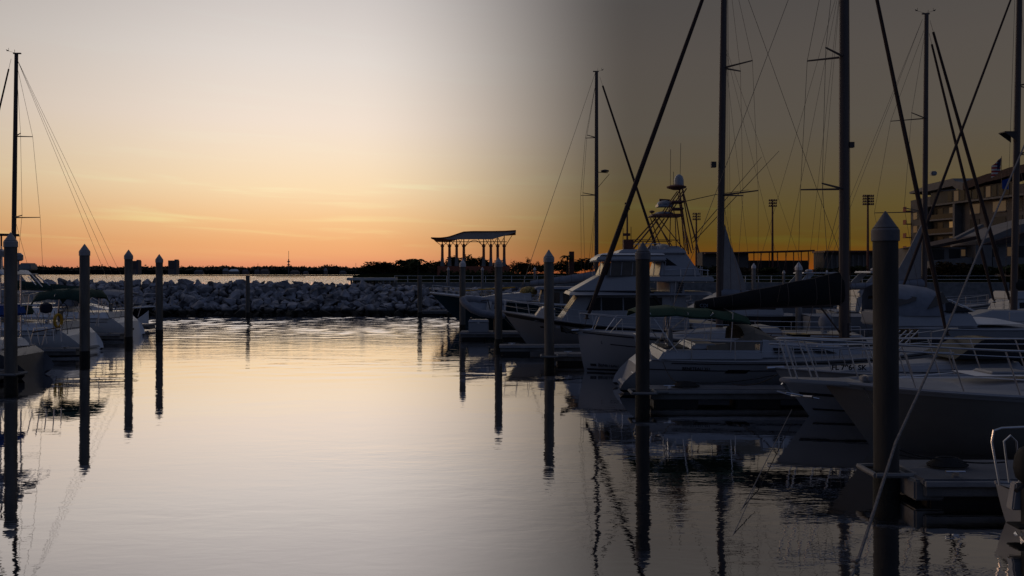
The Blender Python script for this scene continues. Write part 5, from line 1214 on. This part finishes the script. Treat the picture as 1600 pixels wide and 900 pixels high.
# ---- background boats between the masts
def cruiser(label, x0, Y, L, B, hd, hullm, z=1.3, hard=True, name='motor_cruiser', arch=True):
    T = Thing(name, label, 'motorboat', (x0,Y,0), hd, 'motor cruisers in the back rows')
    h = Hull(T, L, B, z, z+.45, rake=L*.11, tr=.9, draft=.45, full=.22, flare=.62); h.build(side=hullm, deckm=DECKL)
    for sd in (1,-1): h.ribbon('rub_rail', STRIPE, 0, .99, lambda t: h.sheer(t)-.15, lambda t: h.sheer(t)-.06, sd, off=.02)
    cabin(T, L*.12, L*.72, B*.8, B*.55, z, .95, sf=L*.16, sb=.2, ins=.15, wins=[(.08,.3,.4,.8),(.34,.55,.4,.8),(.6,.78,.35,.7)])
    m = MB(); q = m.frus(L*.15,L*.55,B*.72,B*.66,z+.96,z+1.5,.1,L*.1,B*.6,B*.5); m.build('flybridge', GEL, T, bevel=.06)
    if arch:
        for sd in (1,-1):
            m = MB(); m.prism([(L*.14,sd*B*.34,z+1.2),(L*.20,sd*B*.34,z+1.2),(L*.30,sd*B*.30,z+2.5),(L*.25,sd*B*.30,z+2.5)],(0,-sd*.1,0)); m.build('arch_leg', GEL, T, bevel=.02)
        m = MB(); m.frus(L*.22,L*.5,B*.66,B*.6,z+2.5,z+2.62,.05,.1); m.build('hardtop', GEL, T, bevel=.03)
        m = MB(); m.ell((L*.3,0,z+2.72),(.3,.3,.14)); m.build('radar_dome', GEL, T)
    h.rail(.5,.98,.6,1,n=6); h.rail(.5,.98,.6,-1,n=6); return T
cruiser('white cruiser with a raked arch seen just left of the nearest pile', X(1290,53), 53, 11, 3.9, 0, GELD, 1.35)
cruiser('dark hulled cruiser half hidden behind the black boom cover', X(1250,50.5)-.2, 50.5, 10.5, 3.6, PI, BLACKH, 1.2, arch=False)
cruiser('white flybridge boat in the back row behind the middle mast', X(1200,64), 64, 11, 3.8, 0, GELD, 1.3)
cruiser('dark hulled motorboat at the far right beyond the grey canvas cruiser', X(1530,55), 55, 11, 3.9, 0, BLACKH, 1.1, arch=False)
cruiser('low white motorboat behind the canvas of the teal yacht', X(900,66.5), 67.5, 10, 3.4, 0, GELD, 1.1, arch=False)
# small boat stern pieces right behind boom
SB = Thing('motorboat', 'small white sport boat with an upright pale console between the boom cover and middle mast', 'motorboat', (X(1235,38.5),38.9,0), 0)
SB.o.location = (17.2,39.0,0)
bpy.data.objects.remove(SB.o)

# ---- inflatable dinghy on the dock end
RBZ = .18
RB = Thing('inflatable_dinghy', 'grey inflatable dinghy with a raised bow resting on chocks above the dock box', 'inflatable boat', (X(790,46.6),46.6,Z(497,46.6)), PI)
m = MB(); pts = []; rs = []
path = [(0,-.68,.12),(.7,-.70,.12),(1.4,-.68,.16),(1.95,-.54,.26),(2.40,-.25,.42),(2.55,0,.50),(2.40,.25,.42),(1.95,.54,.26),(1.4,.68,.16),(.7,.70,.12),(0,.68,.12)]
m.tube(path, [.16,.21,.21,.21,.21,.21,.21,.21,.21,.21,.16], 10); m.build('tube', GREYC, RB)
m = MB(); m.loft([[(x_,-.5*k,.10+dz_),(x_,0,-.12+dz_),(x_,.5*k,.10+dz_)] for x_,k,dz_ in ((0,1,0),(.8,1,0),(1.6,.95,.05),(2.1,.5,.18),(2.35,.1,.30))], closed=False, caps=False); m.build('hull_floor', GEL, RB)
MB().box((.08,0,.2),(.06,1.0,.42)).build('transom', GEL, RB, bevel=.01); MB().box((1.0,0,.24),(.28,1.15,.05)).build('thwart', GELD, RB, bevel=.01)
MB().tube([(1.5,-.4,.3),(1.1,-.1,.62),(.9,.4,.3)],.03,6).build('grab_line', RUBR, RB)
m = MB(); m.lathe([(.1,0),(.14,.05),(.14,.25),(.08,.33)],(.55,.3,.28),10); m.build('fuel_tank', RUBR, RB)
RB.o.rotation_euler = (R(-30),R(-6),PI); RB.o.location.z += .38
for i, px_ in enumerate((736,772)):
    Yc = 46.5; m = MB(); xx = X(px_,Yc); zt_ = Z(497,46.6)+.02
    m.tube([(xx-.0,Yc-.55,.45),(xx,Yc-.1,zt_)],.035,6); m.tube([(xx,Yc+.55,.45),(xx,Yc+.1,zt_)],.035,6); m.box((xx,Yc,zt_-.03),(.1,.9,.08))
    tag(m.build('boat_chock', WOOD), ['timber chock under the bow of the inflatable dinghy','timber chock under the stern of the inflatable dinghy'][i], 'chock')

# ================================================================== left side boats
# L1: nearest left stern with dark side and radar arch
L1 = Thing('sailboat', 'boat at the left edge with triangular pale transom and a stern arch of domes', 'sailboat', (X(64,29.6),29.6,0), PI)
h = Hull(L1, 11, 3.4, 1.05, 1.35, rake=.8, tr=.72, stern='reverse', zt=.22, srake=.95, draft=.45, full=.44); h.build(side=mat('hull_slate', (.12,.125,.14), .3), deckm=DECKL)
for sd in (1,-1): h.ribbon('boot_stripe', STRIPE, 0,1,.05,.14,sd)
m = MB(); m.frus(1.1,4.2,2.6,2.3,1.0,1.36,.2,0); m.build('coaming', GELL, L1, bevel=.06)
for sd in (1,-1): h.rail(.10,.9,.62,sd,n=8); MB().tube([(.7,sd*1.25,1.05),(.5,sd*1.25,1.72),(.55,sd*.5,1.75),(.75,sd*.5,1.05)],.02,6).build('stern_pulpit', STEEL, L1)
cabin(L1, 4.2, 9.2, 2.4, 1.2, 1.1, .6, sf=2.4, wins=[(.1,.3,.3,.6)])
lx = lambda px, Y=28: L1.W((X(px,Y),Y,0)).x
for px in (30,-2,-40):
    for sd in (1,-1): MB().tube([(lx(px,30.3),sd*.8,1.4),(lx(px,30.3),sd*.8,Z(430,28))],.03,6).build('arch_post', STEEL, L1)
m = MB(); m.frus(lx(48,30.3),lx(-90),1.8,1.7,Z(430,28),Z(421,28),.2,.1); m.build('arch_roof', GELL, L1, bevel=.04)
m = MB(); m.frus(lx(54,29.6),lx(34,29.6),.5,.45,Z(422,29.6),Z(411,29.6),.04,.04); m.build('raft_box', GELD, L1, bevel=.04)
m = MB(); m.lathe([(.1,0),(.16,.05),(.16,.22),(.08,.3)],(lx(34,29.6),.2,Z(408,29.6)),10); m.tube([(lx(34,29.6),.2,Z(424,29.6)),(lx(34,29.6),.2,Z(405,29.6))],.03,6); m.build('satellite_dome', GELD, L1)
m = MB(); m.lathe([(.1,0),(.20,.05),(.20,.22),(.08,.3)],(lx(6,29.6),.2,Z(402,29.6)),10); m.tube([(lx(6,29.6),.2,Z(424,29.6)),(lx(6,29.6),.2,Z(400,29.6))],.04,6); m.build('radar_dome', GELD, L1)
for k_ in range(4): MB().tube([(lx(-2+7*k_,29.6),.3,Z(425,29.6)),(lx(-6+7*k_,29.6),.2,Z(385+8*(k_%2),29.6))],.02,6).build('davit', STEEL, L1)
MB().tube([(lx(-30,29.5),.1,Z(366,29.5)),(lx(29,29.5),.1,Z(367.5,29.5))],.055,6).build('crossbar', ALUD, L1); MB().tube([(lx(2,29.5),.1,Z(366,29.5)),(lx(2,29.5),.1,Z(425,29.5))],.03,6).build('crossbar_post', ALUD, L1)
for k_ in range(5): MB().tube([(lx(36+3*k_),1.1-.35*k_,1.25),(lx(30+4.6*k_),1.15-.35*k_,1.9+.12*(k_%2))],.018,6).build('rod_holder', STEEL, L1)
MB().tube([(lx(40),1.2,1.72),(lx(78),.9,1.9)],[.03,.02],6).build('boathook', WOOD, L1)
m = MB(); m.frus(lx(-28),lx(-90),2.2,2.0,Z(498,28),Z(480,28),.1,.1); m.build('blue_cover', BLUEC, L1, bevel=.08)
for a,b in (((44,432),(56,445)),((50,430),(66,448)),((58,430),(78,446))): MB().tube([(lx(a[0],28.9),.7,Z(a[1],28.9)),(lx(b[0],28.9),.7,Z(b[1],28.9))],.018,5).build('davit_arm', STEEL, L1)
# L2
L2 = Thing('sailboat', 'white sailboat with rounded open stern, dark green bimini and yellow life ring on the left', 'sailboat', (X(153,38.9),38.6,0), PI)
h = Hull(L2, 11.2, 3.8, 1.15, 1.4, rake=.8, tr=.70, stern='reverse', zt=.10, srake=.95, draft=.45, full=.44); h.build(side=GELL, deckm=DECKL)
for sd in (1,-1): h.ribbon('sheer_stripe', STRIPE, .05,.98,lambda t: h.sheer(t)-.22,lambda t: h.sheer(t)-.19,sd); h.ribbon('boot_stripe', STRIPE, 0,1,.05,.14,sd)
m = MB(); m.frus(1.0,4.2,3.2,2.8,1.12,1.5,.2,0); m.build('coaming', GELL, L2, bevel=.07)
m = MB(); m.frus(1.3,4.0,1.6,1.6,1.505,1.52); m.build('cockpit_sole', STRIPE, L2)
m = MB(); m.frus(.12,.75,1.6,1.4,.2,.3,.05,.05); m.build('swim_step', DECKL, L2, bevel=.02)
cabin(L2, 4.1, 9.0, 2.7, 1.3, 1.2, .6, sf=2.4, wins=[(.1,.22,.3,.6),(.3,.45,.3,.6)], m_=GELL)
ringbuoy(L2, (.85,1.62,1.62), .30)
l2x = lambda px, Y=37: L2.W((X(px,Y),Y,0)).x
bimini(L2, l2x(122), l2x(42), 2.7, Z(455,37), DGREEN, [(1.6,1.2,1.2),(2.6,1.2,2.4),(3.6,1.2,3.2)], sagk=.12, droop=.30, th=.08)
wheel(L2, 1.7, -.3, 1.95, .42, RUBR)
m = MB(); m.lathe([(.02,0),(.22,.05),(.28,.22),(.24,.42),(.1,.5),(.02,.52)],(l2x(70),1.5,Z(490,37)),12); m.build('covered_grill', mat('cover_navy', (.01,.015,.04), .8), L2)
h.rail(.08,.9,.62,1,n=8); h.rail(.08,.9,.62,-1,n=8)
for sd in (1,-1): MB().tube([(.75,sd*1.5,1.15),(.55,sd*1.5,1.8),(.6,sd*.7,1.8),(.8,sd*.7,1.15)],.02,6).build('stern_pulpit', STEEL, L2)
for k_ in range(4): MB().tube([(1.0+.6*k_,1.5,1.2),(1.6+.6*k_,1.35,2.2)],.014,5).build('canopy_strut', STEEL, L2)
MB().box((.35,.3,.55),(.04,.4,.12)).build('name_plate', STRIPE, L2)
for sd in (1,-1):
    for a in (.30,.42,.52): h.ribbon('porthole', GLASS, a, a+.022, .62, .74, sd, n=3, off=.015)
m = MB(); m.frus(3.4,4.6,1.9,1.6,1.8,2.25,.1,.5); m.build('dodger', DGREEN, L2, bevel=.08)
for k_ in range(6): MB().tube([(l2x(60+9*k_),1.55,Z(524-2*(k_%2),37)),(l2x(52+9*k_),1.3,Z(486+4*(k_%3),37))],.014,5).build('rigging_pole', [STEEL,WIRE][k_%2], L2)
MB().tube([(.3,-.9,1.2),(.25,-.9,2.6)],.02,6).build('flag_staff', STEEL, L2)
for x_ in (1.5,2.6,3.7): MB().ell((x_,1.42,1.58),(.09,.09,.10)).build('winch', STEEL, L2)
# L3 with the left mast
L3 = Thing('sailboat', 'white sailboat behind the third pile from the left, carrying the tall left mast', 'sailboat', (X(218,47.9),47.8,0), PI)
h = Hull(L3, 11.5, 3.8, 1.2, 1.45, rake=.8, tr=.70, stern='reverse', zt=.10, srake=.95, draft=.45, full=.44); h.build(side=GELL, deckm=DECKL)
for sd in (1,-1): h.ribbon('sheer_stripe', STRIPE, .05,.98,lambda t: h.sheer(t)-.22,lambda t: h.sheer(t)-.19,sd); h.ribbon('boot_stripe', STRIPE, 0,1,.05,.14,sd)
m = MB(); m.frus(1.0,4.2,3.2,2.8,1.17,1.55,.2,0); m.build('coaming', GELL, L3, bevel=.07)
cabin(L3, 4.1, 9.0, 2.7, 1.3, 1.2, .6, sf=2.4, wins=[(.1,.22,.3,.6),(.3,.45,.3,.6)], m_=GELL)
m3 = L3.W((X(20,47.8),47.8,0)).x
mo = mast(L3, m3, 0, 1.8, Z(84,47.8), .135, [(Z(340,47.8),.9),(Z(213,47.8),.6)], chain=1.6, zc=1.3, wr=.009, lean=-.014, m_=ALUD)
vane(L3, mo, m3-.15, 0, Z(84,47.8)+.05, 1)
forestay(L3, (11.2,0,1.6), (m3+.1,0,Z(92,47.8)), r=.08)
for dx_,dy in ((0.2,.6),(0.2,-.6),(1.0,0)): MB().tube([(dx_,dy,1.3),(m3-.25,0,Z(92,47.8))],.009,5).build('backstay', WIRE, L3)
boomset(L3, m3-.05, m3-4.4, 2.9, 2.75, DGREEN, .5, .25, th=.2)
bimini(L3, .6, 3.9, 2.7, 2.75, GREYC, [(1.6,1.2,1.2),(3.0,1.2,2.8)], sagk=.1, droop=.1)
h.rail(.08,.9,.62,1,n=8); h.rail(.08,.9,.62,-1,n=8)
MB().box((.25,.3,.5),(.04,.4,.12)).build('name_plate', STRIPE, L3)
wheel(L3, 1.7, -.3, 1.95, .42, RUBR)
m = MB(); m.frus(3.4,4.8,1.9,1.6,1.85,2.35,.1,.6); m.build('dodger', GREYC, L3, bevel=.08)
for k_ in range(4): MB().tube([(1.0+.8*k_,1.5,1.25),(1.7+.8*k_,1.3,2.3)],.015,5).build('rigging_pole', WIRE, L3)
for sd in (1,-1):
    for a in (.32,.45): h.ribbon('porthole', GLASS, a, a+.022, .66, .78, sd, n=3, off=.015)
for sd in (1,-1): MB().tube([(.75,sd*1.5,1.15),(.55,sd*1.5,1.8),(.6,sd*.7,1.8),(.8,sd*.7,1.15)],.02,6).build('stern_pulpit', STEEL, L3)
# L4 dark hull, bow right
L4 = Thing('motorboat', 'black hulled boat pointing its bow at the fourth pile from the left', 'motorboat', (X(242,55.2)-11,55.2,0), 0)
h = Hull(L4, 11, 3.4, 1.15, 1.52, rake=1.3, tr=.88, draft=.45, full=.24, flare=.65); h.build(side=BLACKH, deckm=DECKL, toe=GELL, toer=.05)
cabin(L4, 1.5, 8.6, 2.7, 1.4, 1.2, .55, sf=2.4, wins=[(.1,.3,.35,.75),(.35,.55,.35,.75)], m_=GELL)
h.rail(.55,.99,.62,1,n=5,lean=.35); h.rail(.55,.99,.62,-1,n=5,lean=.35)
bimini(L4, 2.0, 7.0, 2.6, Z(453,54), GREYC, [(3.0,1.3,2.5),(5.5,1.3,6.2)], sagk=.1, droop=.12)
for k_ in range(2): MB().tube([(5.6+.8*k_,-1.2,2.75),(7.4+.8*k_,-1.2,1.6)],.018,6).build('canopy_strut', STEEL, L4)
MB().prism([(10.35,-.24,1.0),(10.62,-.15,1.25),(10.62,-.15,.35),(9.6,-.55,.40)],(0,.05,0)).build('bow_plate', GELL, L4, smooth=False)
# L5 further back left
cruiser('pale motorboat at the left seen behind the black hulled boat', X(60,61), 61, 9, 3.2, PI, GELL, 1.1, arch=False)
cruiser('white cruiser with an arch moored beside the stone bank at the far left', X(90,67), 67, 10, 3.4, PI, GELL, 1.2, arch=True)

# ================================================================== mooring lines, stays near the camera
line([P(1328,905,8.0),P(1334,893,8.05),P(1338,884,8.1),P(1400,690,8.9),P(1460,560,10),P(1520,415,12),P(1610,205,16)], [.018,.018,.018,.017,.016,.016,.016], 'long pale rope slanting up in front of the nearest pile at the right')
kn = MB(); pts = [P(1337,885,8.09)+Vector((.035*math.cos(a*1.3),.03*math.sin(a*1.3),.012*a-.09)) for a in range(16)]; kn.tube(pts,.016,6)
tag(kn.build('rope_knot', ROPE), 'knot in the pale rope near the bottom of the picture', 'knot')
line(sag(P(1237,640,21.3), P(1185,745,14.5), .0, 4)+sag(P(1185,745,14.5), P(1112,875,10.8), .05, 6), .009, 'thin rope running from the striped white bow down to the water')
line(sag(P(1180,760,13.5), P(1128,872,10.9), .02, 6), .007, 'second thin rope meeting the first just above the water')
line(sag(P(1036,566,24.35), P(1056,596,23.5), .12, 6)+sag(P(1056,596,23.5), P(1210,586,23.3), .12, 8), .014, 'dark slack mooring line from the near sailboat quarter to its dock', ROPED)
line(sag(P(1215,585,21.6), P(1145,600,23.4), .14, 8), .014, 'dark mooring line from the striped white bow to the long dock', ROPED)
line(sag(P(1400,700,13.9), P(1478,717,13.8), .05, 6)+sag(P(1478,717,13.8), P(1570,722,13.7), .04, 6), .014, 'dark line lying along the near right dock', ROPED)
line(sag(P(1395,708,13.9), P(1475,718,14.1), .03, 6), .012, 'short dark line from the nearest pile to the heaped rope', ROPED)
line(sag(P(1345,598,17.2), P(1400,690,14.3), .05, 6), .014, 'dark line from the dark hulled boat down to the nearest pile', ROPED)
line(sag(P(787,495,40.9), P(812,520,38.2), .05, 6), .012, 'dark line from the large yacht bow to its dock', ROPED)
line(sag(P(241,487,55.0), P(249,480,48.4), .02, 4), .02, 'line from the black hulled boat to the fourth pile')

# ================================================================== put every root at the base of its thing
bpy.context.view_layer.update()
for o in list(COL.objects):
    if o.type == 'EMPTY' and o.parent is None and o.location.length < 1e-6:
        ch = KIDS(o); lo = Vector((1e9,)*3); hi = -lo
        for c in ch:
            for b in c.bound_box:
                p = c.matrix_basis @ Vector(b)
                for i in range(3): lo[i] = min(lo[i], p[i]); hi[i] = max(hi[i], p[i])
        d_ = Vector(((lo.x+hi.x)/2, (lo.y+hi.y)/2, max(lo.z, -.5)))
        o.location = d_
        for c in ch: c.location = c.location-d_
